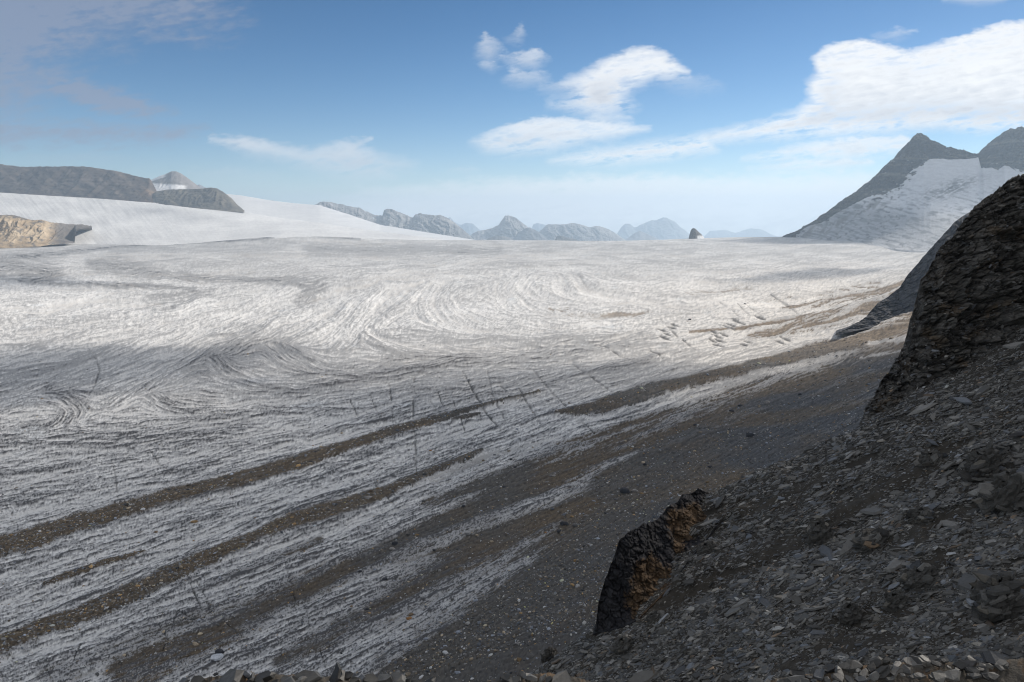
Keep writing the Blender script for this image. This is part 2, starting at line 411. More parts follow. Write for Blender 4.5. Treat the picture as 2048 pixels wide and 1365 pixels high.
# the overhead cloud bank that puts the near ice in shade (outside the frame, high to the right)
def cloud(pos_shadow, size, dens, label, rot=0.0, alt=1700, seed=0):
    """A lens of cloud vapour whose shadow falls at pos_shadow on the ice."""
    k = alt / SUN[2]
    c = np.array([pos_shadow[0], pos_shadow[1], 0.0]) + SUN * k
    nu, nv = 64, 32
    th = np.linspace(0, 2 * np.pi, nu, endpoint=False); ph = np.linspace(-np.pi / 2, np.pi / 2, nv)
    T, P = np.meshgrid(th, ph)
    d = np.stack([np.cos(P) * np.cos(T), np.cos(P) * np.sin(T), np.sin(P)], -1)
    r = 1 + .55 * fbm3(d[..., 0] * 1.6 + seed, d[..., 1] * 1.6, d[..., 2] * 1.6, 4, seed)
    d = np.stack([d[..., 0], d[..., 1], np.sign(d[..., 2]) * np.abs(d[..., 2]) ** 2.6], -1)
    v = d * r[..., None] * np.array(size)
    cr, sr = math.cos(rot), math.sin(rot)
    v = np.stack([v[..., 0] * cr - v[..., 1] * sr, v[..., 0] * sr + v[..., 1] * cr, v[..., 2]], -1) 
    i = np.arange(nu * nv).reshape(nv, nu); j = np.roll(i, -1, 1)
    f = np.stack([i[:-1], j[:-1], j[1:], i[1:]], -1).reshape(-1, 4)
    m = bpy.data.materials.new('cloud_vapour'); m.use_nodes = True; k2 = NT(m.node_tree)
    k2.n.remove(k2.n['Principled BSDF'])
    vs = k2.node('ShaderNodeVolumePrincipled'); vs.inputs['Density'].default_value = dens; vs.inputs['Color'].default_value = (.97, .98, 1, 1)
    k2.l.new(vs.outputs[0], k2.n['Material Output'].inputs['Volume'])
    o = mesh_obj('cloud', v.reshape(-1, 3), [f], m, origin=None)
    o.location = [float(x) for x in c]
    tag(o, label, 'cloud', None, 'stuff')
    return o
for c in CLOUD_SHADE: cloud(*c)

# the air
if HAZE_D > 0:
    x0, x1, y0, y1, z0, z1 = -26000, 26000, -3000, 33500, -900, 1050
    v = [(x, y, z) for z in (z0, z1) for y in (y0, y1) for x in (x0, x1)]
    f = np.array([(0, 2, 3, 1), (4, 5, 7, 6), (0, 1, 5, 4), (2, 6, 7, 3), (0, 4, 6, 2), (1, 3, 7, 5)])
    m = bpy.data.materials.new('haze_air'); m.use_nodes = True; k2 = NT(m.node_tree)
    k2.n.remove(k2.n['Principled BSDF'])
    vs = k2.node('ShaderNodeVolumePrincipled'); vs.inputs['Density'].default_value = HAZE_D; vs.inputs['Color'].default_value = HAZE_C
    vs.inputs['Anisotropy'].default_value = .35
    k2.l.new(vs.outputs[0], k2.n['Material Output'].inputs['Volume'])
    tag(mesh_obj('haze', v, [f], m, smooth=False), None, None, None, 'stuff')
# ------------------------------------------------------------------ the ice
def margin_x(Y):
    return np.interp(Y, [100, 150, 272, 445, 700, 1074, 1500, 2200, 3000, 5200, 9000], [-80, -20, 60, 215, 390, 600, 930, 1560, 2350, 4000, 6000])
def margin_w(Y):
    return np.interp(Y, [100, 1100, 2200, 3000, 9000], [200, 200, 520, 900, 1000])
def ice_z(X, Y):
    w = margin_w(Y); d = X - margin_x(Y)
    z = .2 / w * np.clip(d + w, 0, w) ** 2 + .4 * np.clip(d, 0, 260)
    z = z + 34 * ss(300, 2300, X) * ss(2500, 5200, Y)
    z = z + 46 * np.exp(-((X + 1560) / 620) ** 2 - ((Y - 4900) / 700) ** 2)
    z = z + 18 * p2(X / 900, Y / 900, 3) * ss(300, 1500, Y) * (1 - .6 * ss(3500, 5000, Y)) + 5 * p2(X / 260, Y / 260, 4) * ss(200, 800, Y) * (1 - .7 * ss(2500, 4500, Y))
    z = z - 520 * ss(5250, 9500, Y)
    return z

MORAINE = [
 [(-300, 1180, 26), (-60, 1112, 25), (0, 1097, 24), (150, 1050, 21), (300, 1008, 19), (450, 970, 17), (600, 923, 15), (700, 893, 12), (800, 860, 10), (900, 832, 8), (960, 815, 5), (1000, 803, 3), (1080, 785, 1.5)],
 [(-300, 1385, 22), (0, 1290, 20), (150, 1235, 18), (300, 1168, 19), (400, 1122, 17), (520, 1072, 13), (600, 1040, 23), (680, 1020, 20), (760, 990, 13), (850, 950, 9), (965, 903, 4)],
 [(1110, 828, 2), (1140, 825, 9), (1200, 812, 15), (1300, 782, 16), (1400, 758, 12), (1480, 742, 14), (1560, 722, 15), (1650, 700, 18), (1720, 690, 18)],
 [(640, 925, 3), (560, 948, 4), (480, 975, 3)],
 [(90, 1170, 5), (150, 1148, 8), (220, 1125, 7), (290, 1105, 3)],
 [(905, 842, 3), (930, 836, 6), (960, 830, 3)],
]
BROWN = [   # half-buried stripes: x, y, half-width, strength
 ([(250, 1350, 30), (450, 1255, 26), (560, 1195, 22), (700, 1130, 20), (850, 1065, 20), (1000, 1000, 24), (1100, 955, 26), (1200, 915, 26), (1300, 865, 22), (1400, 825, 18), (1500, 785, 15), (1650, 745, 20)], .8),
 ([(560, 1320, 12), (700, 1250, 20), (800, 1190, 26), (950, 1100, 24), (1050, 1060, 20), (1180, 1010, 20)], .62),
 ([(850, 1010, 10), (1000, 955, 12), (1120, 900, 14), (1250, 850, 10), (1380, 815, 8)], .62),
 ([(420, 1170, 6), (520, 1130, 8), (640, 1080, 6)], .5),
 ([(100, 1350, 20), (250, 1290, 18), (420, 1215, 12)], .4),
 ([(1380, 662, 2), (1490, 655, 3), (1560, 641, 5), (1640, 629, 5), (1720, 616, 7), (1790, 598, 8)], .8),
 ([(1560, 620, 4), (1650, 603, 7), (1720, 590, 8), (1800, 572, 9)], .65),
 ([(1480, 606, 2), (1560, 600, 3), (1640, 588, 4), (1760, 566, 6)], .5),
 ([(1500, 672, 5), (1600, 652, 12), (1700, 624, 16), (1800, 590, 18), (1900, 556, 20)], .72),
 ([(1330, 590, 6), (1420, 588, 8), (1500, 575, 6)], .18),
 ([(1100, 620, 8), (1250, 622, 12), (1380, 640, 10)], .2),
]
GREY = [    # soft grey bands on the far ice
 ([(-200, 530, 10), (0, 518, 6), (150, 504, 4), (250, 492, 3), (440, 483, 2.5), (600, 470, 2), (720, 479, 2)], .6),
 ([(-200, 540, 20), (0, 538, 15), (80, 540, 12), (118, 546, 9), (85, 557, 8), (45, 560, 7), (110, 567, 5), (300, 572, 4), (390, 580, 4)], .55),
 ([(180, 528, 8), (240, 535, 14), (320, 551, 7), (450, 559, 6), (590, 564, 7), (640, 576, 16), (600, 600, 10)], .5),
 ([(620, 500, 10), (800, 500, 8), (1000, 500, 5)], .35),
 ([(300, 600, 8), (380, 590, 8), (420, 585, 6), (330, 620, 5)], .35),
 ([(400, 730, 30), (470, 700, 34), (560, 710, 30), (640, 760, 20), (800, 745, 18), (1000, 720, 22), (1150, 700, 26)], .33),
 ([(100, 780, 12), (160, 800, 16), (150, 830, 12), (100, 850, 10)], .45),
 ([(300, 780, 10), (350, 800, 16), (430, 800, 10)], .3),
 ([(780, 720, 12), (950, 712, 14), (1150, 690, 14), (1300, 672, 10)], .3),
 ([(900, 790, 14), (1100, 760, 18), (1300, 720, 12)], .25),
 ([(0, 870, 26), (250, 880, 26), (480, 850, 22)], .25),
]
CLEAN = [
 ([(1610, 672, 2), (1660, 664, 3), (1710, 648, 3), (1770, 630, 3), (1840, 611, 5)], 1.0),
 ([(1670, 705, 2), (1740, 690, 4), (1850, 672, 6)], .75),
 ([(1720, 718, 2), (1790, 702, 4), (1850, 690, 5)], .8),
 ([(1740, 627, 1.5), (1775, 618, 2.5), (1795, 612, 1)], 1.0),
 ([(960, 1180, 6), (1040, 1130, 12), (1110, 1085, 8), (1180, 1050, 3)], .35),
 ([(700, 1320, 12), (850, 1235, 18), (950, 1180, 18), (1060, 1120, 10)], .48),
 ([(1500, 752, 2), (1400, 785, 6), (1300, 812, 8), (1180, 850, 10), (1100, 870, 12)], .55),
 ([(1560, 755, 3), (1440, 795, 4), (1300, 850, 5)], .45),
 ([(1300, 895, 4), (1180, 945, 5), (1100, 985, 6)], .3),
]
APRON = [(2100, 520), (1900, 572), (1810, 618), (1750, 650), (1690, 688), (1640, 724), (1530, 765), (1420, 800), (1330, 845), (1260, 890), (1190, 960), (1150, 1015), (1100, 1080), (1045, 1150), (930, 1235), (820, 1300), (720, 1360), (640, 1420), (500, 1700), (2400, 1700), (2400, 560)]
CRACKS = [
 [(829, 752), (827, 800), (826, 850), (832, 900), (833, 955)], [(778, 765), (783, 800), (786, 845)], [(925, 740), (945, 780), (975, 830), (1010, 868)],
 [(975, 740), (985, 790), (1005, 830), (1015, 850)], [(1068, 742), (1095, 775), (1133, 814)], [(1144, 728), (1185, 755), (1228, 788)], [(1150, 830), (1195, 872)],
 [(1040, 780), (1060, 815), (1090, 860)], [(860, 800), (880, 830), (910, 862)], [(178, 700), (195, 725), (199, 740), (190, 770), (178, 790)], [(226, 925), (232, 960), (236, 1005)],
 [(300, 900), (320, 930), (345, 945)], [(375, 1155), (395, 1200), (405, 1225)], [(392, 1160), (415, 1200), (420, 1230)], [(400, 1245), (355, 1220), (340, 1265)], [(160, 1290), (145, 1325)],
 [(300, 1225), (335, 1275), (325, 1300)], [(570, 1125), (580, 1165), (590, 1200)], [(440, 1235), (475, 1265)], [(1320, 640), (1350, 668), (1390, 700)], [(1540, 590), (1575, 612), (1600, 630)],
 [(1455, 612), (1480, 635)], [(1475, 608), (1500, 632)], [(1495, 612), (1525, 634)], [(1440, 605), (1465, 620)], [(870, 905), (905, 930)], [(1200, 690), (1260, 720)], [(700, 960), (730, 985)],
 [(745, 955), (760, 985), (790, 1010)], [(960, 790), (970, 800)], [(1300, 700), (1340, 725)], [(30, 1010), (60, 1030)], [(905, 800), (930, 860)], [(740, 790), (765, 850)],
 [(700, 800), (715, 830)], [(870, 770), (885, 810)], [(1000, 770), (1030, 800)], [(640, 1300), (650, 1330)],
]
GASHES = [(1325, 660), (1334, 668), (1343, 655), (1330, 676), (1350, 650), (1428, 664), (1434, 672), (1440, 680), (1425, 680), (1446, 668), (1436, 690), (1458, 655), (1462, 650), (1487, 690), (1495, 683), (1570, 677), (1560, 684), (1478, 645), (1520, 636), (1470, 640)]
GUIDES = [
 [(-400, 1215), (0, 1097), (300, 1010), (600, 925), (900, 832), (1100, 775), (1400, 700), (1600, 650)], [(-400, 1430), (0, 1290), (300, 1168), (600, 1045), (850, 950), (1100, 850), (1400, 758), (1650, 700)],
 [(-300, 960), (0, 900), (300, 855), (600, 810), (900, 745), (1200, 690), (1500, 640)], [(-300, 880), (0, 805), (200, 733), (350, 672), (480, 612), (560, 572), (620, 545)], [(-300, 760), (0, 705), (300, 642), (500, 590), (620, 560)],
 [(-200, 690), (0, 652), (250, 610), (450, 578), (600, 556)], [(-300, 560), (0, 562), (400, 570), (700, 556), (1000, 545)], [(-300, 515), (0, 512), (500, 510), (1000, 505), (1500, 500)], [(-300, 495), (600, 488), (1500, 482)],
 [(240, 810), (300, 770), (400, 715), (550, 640), (680, 590), (760, 562)], [(420, 715), (450, 745), (500, 768), (600, 776), (750, 765), (900, 745), (1100, 715)], [(560, 690), (580, 715), (620, 736), (690, 744), (800, 735), (950, 715)],
 [(560, 690), (620, 650), (700, 600), (760, 575)], [(300, 790), (330, 815), (400, 830), (520, 822), (700, 805)], [(690, 690), (715, 655), (745, 625), (790, 580)], [(880, 560), (862, 600), (880, 640), (940, 668), (1050, 685), (1200, 682)],
 [(1030, 545), (1010, 580), (1035, 615), (1110, 636), (1250, 642)], [(1140, 560), (1150, 588), (1210, 602), (1350, 612)], [(780, 570), (740, 620), (722, 660), (760, 690), (850, 702), (1000, 700)],
 [(1250, 642), (1400, 625), (1550, 600), (1750, 570), (1900, 540)], [(1300, 560), (1500, 545), (1700, 520), (1850, 490)], [(1200, 700), (1400, 680), (1600, 640), (1750, 600)], [(600, 1400), (900, 1235), (1100, 1120), (1300, 1000), (1500, 900), (1700, 800)],
 [(1250, 945), (1500, 840), (1700, 750), (1850, 690)], [(0, 1345), (300, 1240), (600, 1130), (900, 1010), (1200, 890), (1500, 770)], [(-300, 1090), (0, 1000), (300, 940), (600, 870), (850, 800)], [(-200, 1560), (300, 1350), (600, 1220), (900, 1090)],
 [(80, 790), (130, 800), (155, 825), (140, 850), (200, 870)], [(0, 540), (80, 541), (118, 548), (80, 558), (110, 568), (300, 573), (400, 582)],
]

def build_ice():
    # fan of bearings and distances, fine where the valley floor is seen best
    cols = np.concatenate([np.arange(-1100, -360, 14), np.arange(-360, 1900, ICE_DX), np.arange(1900, 2700, 12)]).astype(float)
    rows = np.concatenate([np.arange(1800, 1400, -6), np.arange(1400, 560, -ICE_DY), np.arange(560, 484.2, -ICE_DY * .8)])
    v = (rows - 682.5) / F
    Yr = H / ((SP + CP * v) / (CP - SP * v))
    Yr = np.concatenate([Yr, np.linspace(Yr[-1] * 1.012, 5700, 14), [6200, 7000, 8000, 9500]])
    ta = (cols - 1024) / F / CP
    nr, nc = len(Yr), len(cols)
    Y = np.repeat(Yr[:, None], nc, 1); X = Y * ta[None, :] * 1.0
    Z = ice_z(X, Y)
    px, py = project(X, Y, Z)
    # ---- flow directions on the ground from surveyed flow lines
    gx, gy, gc, gs = [], [], [], []
    for g in GUIDES:
        g = np.array(g, float)
        for a, b in zip(g[:-1], g[1:]):
            n = max(2, int(np.hypot(*(b - a)) / 25))
            for t in (np.arange(n) + .5) / n:
                p = a + (b - a) * t
                th = math.atan2(b[1] - a[1], b[0] - a[0])
                gx.append(p[0]); gy.append(p[1]); gc.append(math.cos(2 * th)); gs.append(math.sin(2 * th))
    gx, gy, gc, gs = map(np.array, (gx, gy, gc, gs))
    sx, sy = np.linspace(-900, 2700, 181), np.linspace(470, 1800, 190)
    QX, QY = np.meshgrid(sx, sy)
    d2 = (QX.ravel()[:, None] - gx) ** 2 + ((QY.ravel()[:, None] - gy) * 2.0) ** 2 + 60
    wt = d2 ** -1.6; wt /= wt.sum(1, keepdims=True)
    C2, S2 = (wt @ gc).reshape(QX.shape), (wt @ gs).reshape(QX.shape)
    def flow(a, b):
        """Flow direction interpolated between the surveyed lines."""
        i = np.clip((a + 900) / 20, 0, 179.99); j = np.clip((b - 470) / (1330 / 189.), 0, 188.99)
        i0, j0 = i.astype(np.int32), j.astype(np.int32); fi, fj = i - i0, j - j0
        def bl(A):
            return (A[j0, i0] * (1 - fi) + A[j0, i0 + 1] * fi) * (1 - fj) + (A[j0 + 1, i0] * (1 - fi) + A[j0 + 1, i0 + 1] * fi) * fj
        th = .5 * np.arctan2(bl(S2), bl(C2)) + np.interp(b, [480, 560, 680, 800, 1000], [.15, .45, .3, .2, .1]) * (p2(a / 52, b / 30, 23) + .5 * p2(a / 20, b / 13, 24))
        return np.cos(th), np.sin(th)
    foot = np.clip(Y / F * 2.0, .25, 8.0)                    # metres resolved at that distance
    # the foliation thins with distance
    qy = np.linspace(400, 1900, 1501)
    wy = np.interp(qy, [480, 560, 700, 900, 1365], [.62, .8, .9, 1.0, 1.15])
    cy = np.concatenate([[0], np.cumsum(1 / wy)[:-1]])
    def streak(scale, n, step, seed):
        """Noise smeared along the flow: the foliation of the ice."""
        acc = np.zeros(X.shape, np.float32); tot = 0
        d0x, d0y = flow(px, py)
        for sgn in (1, -1):
            x, y = px.copy(), py.copy(); cx = None
            for k in range(n):
                if k or sgn > 0:
                    wgt = 1 - .6 * k / n
                    yq = np.interp(y, qy, cy); acc += wgt * p2((.83 * x + .55 * yq) / scale, (.83 * yq - .55 * x) / scale, seed); tot += wgt
                dx, dy = (d0x, d0y) if k == 0 else flow(x, y)
                if cx is None: dx, dy = dx * sgn, dy * sgn
                else:
                    flip = np.where(dx * cx + dy * cyy < 0, -1, 1); dx, dy = dx * flip, dy * flip
                cx, cyy = dx, dy
                x = x + dx * step; y = y + dy * step
        acc /= tot
        return acc / (acc.std() + 1e-6)
    s1 = streak(3.4, 4, 3.0, 21)
    s2 = streak(7.5, 5, 6.0, 31)
    s3 = streak(26., 6, 18., 41)
    cpy = np.interp(py, qy, cy)
    grain = p2((.8 * px + .6 * cpy) / 3.0, (.8 * cpy - .6 * px) / 2.6, 51) + .8 * p2((.7 * px - .7 * cpy) / 6.0, (.7 * cpy + .7 * px) / 5, 52)
    hum = fbm2((px + .8 * cpy) / 19, (1.6 * cpy - .4 * px) / 14, 3, 61)
    # ---- what lies on the ice
    wob = (.22 * s3 + .5 * p2(px / 45, py / 24, 71) + .45 * grain + .3 * p2(px / 14, py / 9, 72)).astype(np.float32) * .38
    deb = np.zeros(X.shape, np.float32)
    for m in MORAINE: deb = np.maximum(deb, line_mask(px, py, [(a, b, c * .76) for a, b, c in m], .55, wob * 1.5))
    deb_s = np.zeros(X.shape, np.float32)
    for m in MORAINE: deb_s = np.maximum(deb_s, line_mask(px, py, m, .95))
    brn = np.zeros(X.shape, np.float32)
    for m, k in BROWN: brn = np.maximum(brn, .76 * k * line_mask(px, py, m, .75, wob))
    wobg = (.55 * p2((px + 3.1 * py) / 44, (3 * py - .45 * px) / 27, 73) + .35 * p2((px - 2.2 * py) / 15, (2.6 * py + .5 * px) / 9, 74) + .2 * s2).astype(np.float32)
    gry = np.zeros(X.shape, np.float32)
    for m, k in GREY: gry = np.maximum(gry, k * line_mask(px, py, m, .9, wobg))
    cln = np.zeros(X.shape, np.float32)
    for m, k in CLEAN: cln = np.maximum(cln, k * line_mask(px, py, m, .6, wob * 2))
    sd = poly_sd(px, py, APRON) + 8 * s2 + 22 * fbm2(px / 120, py / 60, 3, 81)
    apron = ss(-34, 40, sd)
    near = ss(560, 900, py)
    basin = ss(700, 1000, px - 0) * ss(850, 1000, py) * ss(-420, -60, poly_sd(px, py, APRON))
    cover = np.maximum(np.maximum(deb, apron * .93), brn) + .40 * basin
    cover = np.clip(cover * (1 - cln), 0, 1)
    thr = .5 + .20 * s2 + .18 * s1 + .20 * s3 + .24 * grain
    debris = ss(-.16, .2, cover - np.clip(thr, .06, .97) * .92)
    debris = np.maximum(debris, ss(.12, .8, deb + .2 * grain * (deb < .95)))
    # dust on bare ice
    base = np.interp(py, [470, 495, 520, 560, 600, 660, 700, 760, 850, 1000, 1365], [.28, .35, .31, .26, .21, .26, .36, .41, .39, .42, .50])
    amp = np.interp(py, [480, 560, 620, 720, 850, 1365], [.045, .06, .08, .135, .23, .26])
    fzone = ss(510, 560, py) * ss(700, 640, py)
    dust = base + gry * .62 * (1 + .35 * s1) + amp * (.75 * s1 + (.65 - .3 * fzone) * s2 + (.45 - .15 * fzone) * s3) + amp * (1.25 + .9 * fzone) * grain + amp * .6 * hum + .13 * fbm2(X / 160, Y / 260, 4, 91) + .10 * fbm2((px + 2 * py) / 90, (2.4 * py - .3 * px) / 50, 4, 92) + .12 * brn + .10 * ss(1000, 1250, py) * ss(100, 500, px)
    dust = dust + ss(.62, 1.0, dust + .25 * grain) * .35 * ss(740, 900, py)      # meltwater threads of grit
    dust = np.clip(dust, 0, 1.15)
    crack = np.zeros(X.shape, np.float32)
    cw_ = (.9 * p2(px / 9, py / 9, 101) + .5 * p2(px / 3.5, py / 3.5, 102)).astype(np.float32) * .55
    for c in CRACKS:
        crack = np.maximum(crack, line_mask(px, py, [(a, b, (1.9 if 0 < i < len(c) - 1 else 1.0)) for i, (a, b) in enumerate(c)], .6, cw_))
    crack = crack * ss(-.6, -.05, p2(px / 17, py / 17, 105) + .5 * p2(px / 6, py / 6, 106)) * (.55 + .45 * ss(-.2, .4, p2(px / 40, py / 40, 107)))
    crack = crack * (1 - .75 * deb)
    for (a, b) in GASHES:
        l = 7 + 6 * rng.random(); crack = np.maximum(crack, line_mask(px, py, [(a - l, b - l * .34, .7), (a, b, 2.3), (a + l, b + l * .36, .7)], .6, cw_))
    # random thin melt fissures across the flow
    fis = np.abs(p2(px / 46, py / 70, 111) + .35 * p2(px / 13, py / 13, 112))
    fiss = (1 - ss(.0, .03, fis)) * ss(.12, .4, p2(px / 150, py / 130, 113)) * ss(680, 820, py)
    c_ice = np.array([.80, .785, .76]); c_mid = np.array([.36, .355, .35]); c_dk = np.array([.075, .072, .072])
    t = dust[..., None]
    col = np.where(t < .5, lerp(c_ice, c_mid, ss(0, .5, t)), lerp(c_mid, c_dk, ss(.5, 1.1, t)))
    blue = ss(.4, .8, fbm2(X / 60, Y / 100, 2, 121))[..., None] * (1 - ss(.3, .5, t)) * .5
    col = lerp(col, col * np.array([.88, .97, 1.06]), blue)
    warm = ss(1000, 1700, px) * ss(500, 600, py)
    col = lerp(col, col * np.array([1.03, .985, .93]), warm[..., None])
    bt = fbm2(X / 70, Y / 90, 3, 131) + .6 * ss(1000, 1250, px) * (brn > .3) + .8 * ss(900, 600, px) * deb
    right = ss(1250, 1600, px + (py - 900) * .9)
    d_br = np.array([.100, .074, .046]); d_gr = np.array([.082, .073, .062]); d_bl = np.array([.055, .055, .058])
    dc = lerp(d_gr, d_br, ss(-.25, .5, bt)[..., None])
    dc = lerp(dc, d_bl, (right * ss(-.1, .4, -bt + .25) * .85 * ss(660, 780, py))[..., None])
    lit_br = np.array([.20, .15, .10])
    dc = lerp(dc, lit_br, (ss(740, 650, py))[..., None])  # debris colour made paler where the sunlit band lies
    dc = dc * (1 + .42 * grain[..., None] + .25 * hum[..., None] + .16 * s1[..., None])
    col = lerp(col, dc, debris[..., None])
    col = lerp(col, col * .2, (np.clip(crack + .45 * fiss * (1 - debris), 0, 1))[..., None])
    col = np.clip(col, .01, .9)
    # ---- relief
    rel = np.interp(Y, [150, 600, 1500, 4000], [.35, .6, 1.1, .9])
    fold = ss(525, 570, py) * ss(760, 660, py)
    Z = Z + rel * (.16 * s1 + (.35 - .1 * fold) * s2 + .5 * s3 * (1 + 1.3 * fold) + .2 * hum + .08 * grain)
    Z = Z + debris * .35 * grain * np.clip(foot, .3, 1.0) + deb_s * np.interp(Y, [150, 1000], [1.0, 3.5]) - crack * np.clip(foot, .6, 1.6) - .5 * fiss
    V = np.stack([X, Y, Z], -1).reshape(-1, 3)
    m = attr_mat('glacier_ice', .55, .22, .5, .5, .8, spec=.25, fine=3.5)
    o = mesh_obj('glacier', V, [grid_faces(nr, nc)[:, ::-1] if False else grid_faces(nr, nc)], m, {'Col': col.reshape(-1, 3)})
    tag(o, 'broad dirty white glacier streaked with brown moraine bands filling the valley', None, None, 'structure')
    return X, Y, Z, px, py, debris, deb, apron, (cols, Yr, ta)
ICE = build_ice()

def ice_point(px, py):
    """Ground point of the built ice under a bearing."""
    X, Y, Z, P, Q = ICE[:5]
    cols, Yr, ta = ICE[8]
    x, y = on_plane(px, py)
    z = 0.0
    for _ in range(6):
        j = int(np.clip(np.searchsorted(Yr, y), 0, len(Yr) - 1)); i = int(np.clip(np.searchsorted(ta, x / y), 0, len(ta) - 1))
        z = float(Z[j, i]); x, y = on_plane(px, py, z)
    return float(x), float(y), z
# ------------------------------------------------------------------ mountains and far slopes
ROCK_FAR = attr_mat('mountain_rock', .02, .35, .8, 8, .95, spec=.1)
ROCK_MID = attr_mat('cliff_rock', .12, .3, .8, 2.0, .95, spec=.15)
SNOW = attr_mat('snow_slope', .02, .10, .3, 3, .8, spec=.25)

def ridge(name, sky_pts, base_pts, x0, x1, dx, Yc, Yf, rows=40, q=1.0, back=900, jag=1.0, gully=1.0, gfreq=40, mat=None, colour=None, label=None, seed=0, foot=-.12, kind='structure', lean=0.0, blur=None, cat=None, rough=0.0, bed=(.25, .08), bl=0, blocks=0.0, plumb=False, bz=1.0):
    """A mountain whose crest stands at distance Yc and whose foot lies at Yf: front face, crest, back face."""
    px = np.arange(x0, x1 + dx, dx, dtype=float)
    bw = (dx if blur is None else blur) * .3
    top = smooth_pl(sky_pts, px, w=bw) + jag * (fbm2(px / 14, px * 0 + seed, 5, seed, .6) * 2.2 + .8 * np.abs(p2(px / 5, px * 0 + seed, seed + 1)))
    bot = pl(base_pts, px)
    top = np.minimum(top, bot - .5)
    yc = (pl(Yc, px) if not np.isscalar(Yc) else np.full(px.shape, float(Yc)))
    yf = (pl(Yf, px) if not np.isscalar(Yf) else np.full(px.shape, float(Yf)))
    t = np.linspace(foot, 1, rows)
    T = t[:, None] * np.ones(px.size); PX = px[None, :] + 0 * T
    PY = lerp(bot[None], top[None], T)
    tt = np.clip(T, 0, 1)
    Y = lerp(yf[None], yc[None], tt ** q + (0 if plumb else np.minimum(T, 0)))
    P = at(PX, PY, Y)
    hgt = np.maximum(1.0, (bot - top))[None] * yc[None] / F
    env = np.clip(tt * (1 - tt) * 4, 0, 1) ** .7
    sx = P[..., 0] / (yc[None] / F)
    g = ridged2(sx / gfreq + .8 * fbm2(sx / gfreq, PY / gfreq, 2, seed + 5) + lean * (1 - tt) * hgt / (yc[None] / F) / gfreq, PY / gfreq / 3.5, 5, seed + 7)
    amp = gully * .16 * hgt
    P[..., 1] -= amp * env * (g - .2) * 1.2
    P[..., 2] += amp * env * (g - .2) * .35
    hm = hgt.mean(); nrm = fbm3(P[..., 0] / (hm * .22), P[..., 1] / (hm * .22), P[..., 2] / (hm * .08), 6, seed + 9, .62)
    P[..., 1] -= amp * .45 * env * nrm; P[..., 2] += amp * .15 * env * nrm
    if rough:
        q3 = P[..., 2] + bl * P[..., 0]
        rr = fbm3(P[..., 0] / bed[0], P[..., 1] / bed[0], q3 / bed[1], 5, seed + 20, .6) + .6 * np.round(2 * fbm3(P[..., 0] / bed[0] / 3, P[..., 1] / bed[0] / 3, q3 / bed[1] / 2.4, 3, seed + 21)) / 2
        P[..., 1] -= rough * rr * np.clip(env * 3, .25, 1); P[..., 2] += rough * .3 * rr * np.clip(env * 3, .25, 1)
        nrm = rr
    if blocks:
        cid, cj = cell3(P[..., 0] / blocks + .35 * rr, P[..., 1] / blocks, (P[..., 2] + bl * P[..., 0]) / blocks * 1.35 * bz, seed)
        cid2, cj2 = cell3(P[..., 0] / blocks * 2.3 + .3 * rr, P[..., 1] / blocks * 2.3, (P[..., 2] + bl * P[..., 0]) / blocks * 3.4 * bz, seed + 3)
        e2_ = np.clip(env * 4, .2, 1)
        bd = (cid - .5) * .5 + (cid2 - .5) * .24 - .35 * (1 - ss(.0, .12, cj)) - .16 * (1 - ss(0, .14, cj2))
        P[..., 1] -= blocks * .62 * bd * e2_; P[..., 2] += blocks * .2 * bd * e2_; P[..., 0] -= blocks * .15 * bd * e2_
        nrm = nrm * .6 + (cid2 - .5) * .8 - 1.0 * (1 - ss(.02, .14, np.minimum(cj, cj2 * 1.2)))
    # back face
    nb = 8
    B = np.repeat(P[-1:][:], nb, 0).copy()
    k = (np.arange(1, nb + 1) / nb)[:, None]
    B[..., 1] += k * back
    B[..., 2] -= k * (hgt[:1] * 1.15 + 30) * (.7 + .3 * k)
    B[..., 0] *= B[..., 1] / (B[..., 1] - k * back)
    V = np.concatenate([P, B], 0)
    PYa = np.concatenate([PY, np.repeat(PY[-1:], nb, 0)], 0); PXa = np.repeat(px[None], rows + nb, 0)
    Ta = np.concatenate([T, np.ones((nb, px.size))], 0)
    ga = np.concatenate([g, np.repeat(g[-1:], nb, 0)], 0); na = np.concatenate([nrm, np.repeat(nrm[-1:], nb, 0)], 0)
    col = colour(PXa, PYa, Ta, V, ga, na)
    o = mesh_obj(name, V.reshape(-1, 3), [grid_faces(rows + nb, px.size)], mat or ROCK_FAR, {'Col': np.clip(col, .01, .9).reshape(-1, 3)})
    tag(o, label, cat, None, kind)
    return o

def two(a, b, f):
    return lerp(np.array(a), np.array(b), np.clip(f, 0, 1)[..., None])
def strata(V, period, tilt=0.0, seed=0):
    h = V[..., 2] + tilt * V[..., 0]
    return p2(h / period, V[..., 0] / period / 14, seed) * .7 + .5 * p2(h / period * 3.1, V[..., 0] / period / 9, seed + 1)

# far snow dome behind the left hill
def c_dome(px, py, T, V, g, n):
    return two((.70, .69, .68), (.55, .55, .55), .5 + .6 * fbm2(px / 60, py / 3.5, 3, 3))
ridge('snow_dome', [(380, 384), (440, 387), (480, 391), (540, 401), (580, 406), (640, 411), (700, 430), (760, 450), (960, 482)], [(380, 440), (480, 440), (560, 452), (640, 462), (760, 476), (960, 494)], 380, 960, 4, 9500, [(380, 7050), (640, 6900), (760, 6600), (935, 5600), (960, 5500)], 24, jag=.2, gully=.02, mat=SNOW, colour=c_dome, seed=2,
      label='smooth white snow dome rising behind the grey hill on the skyline')

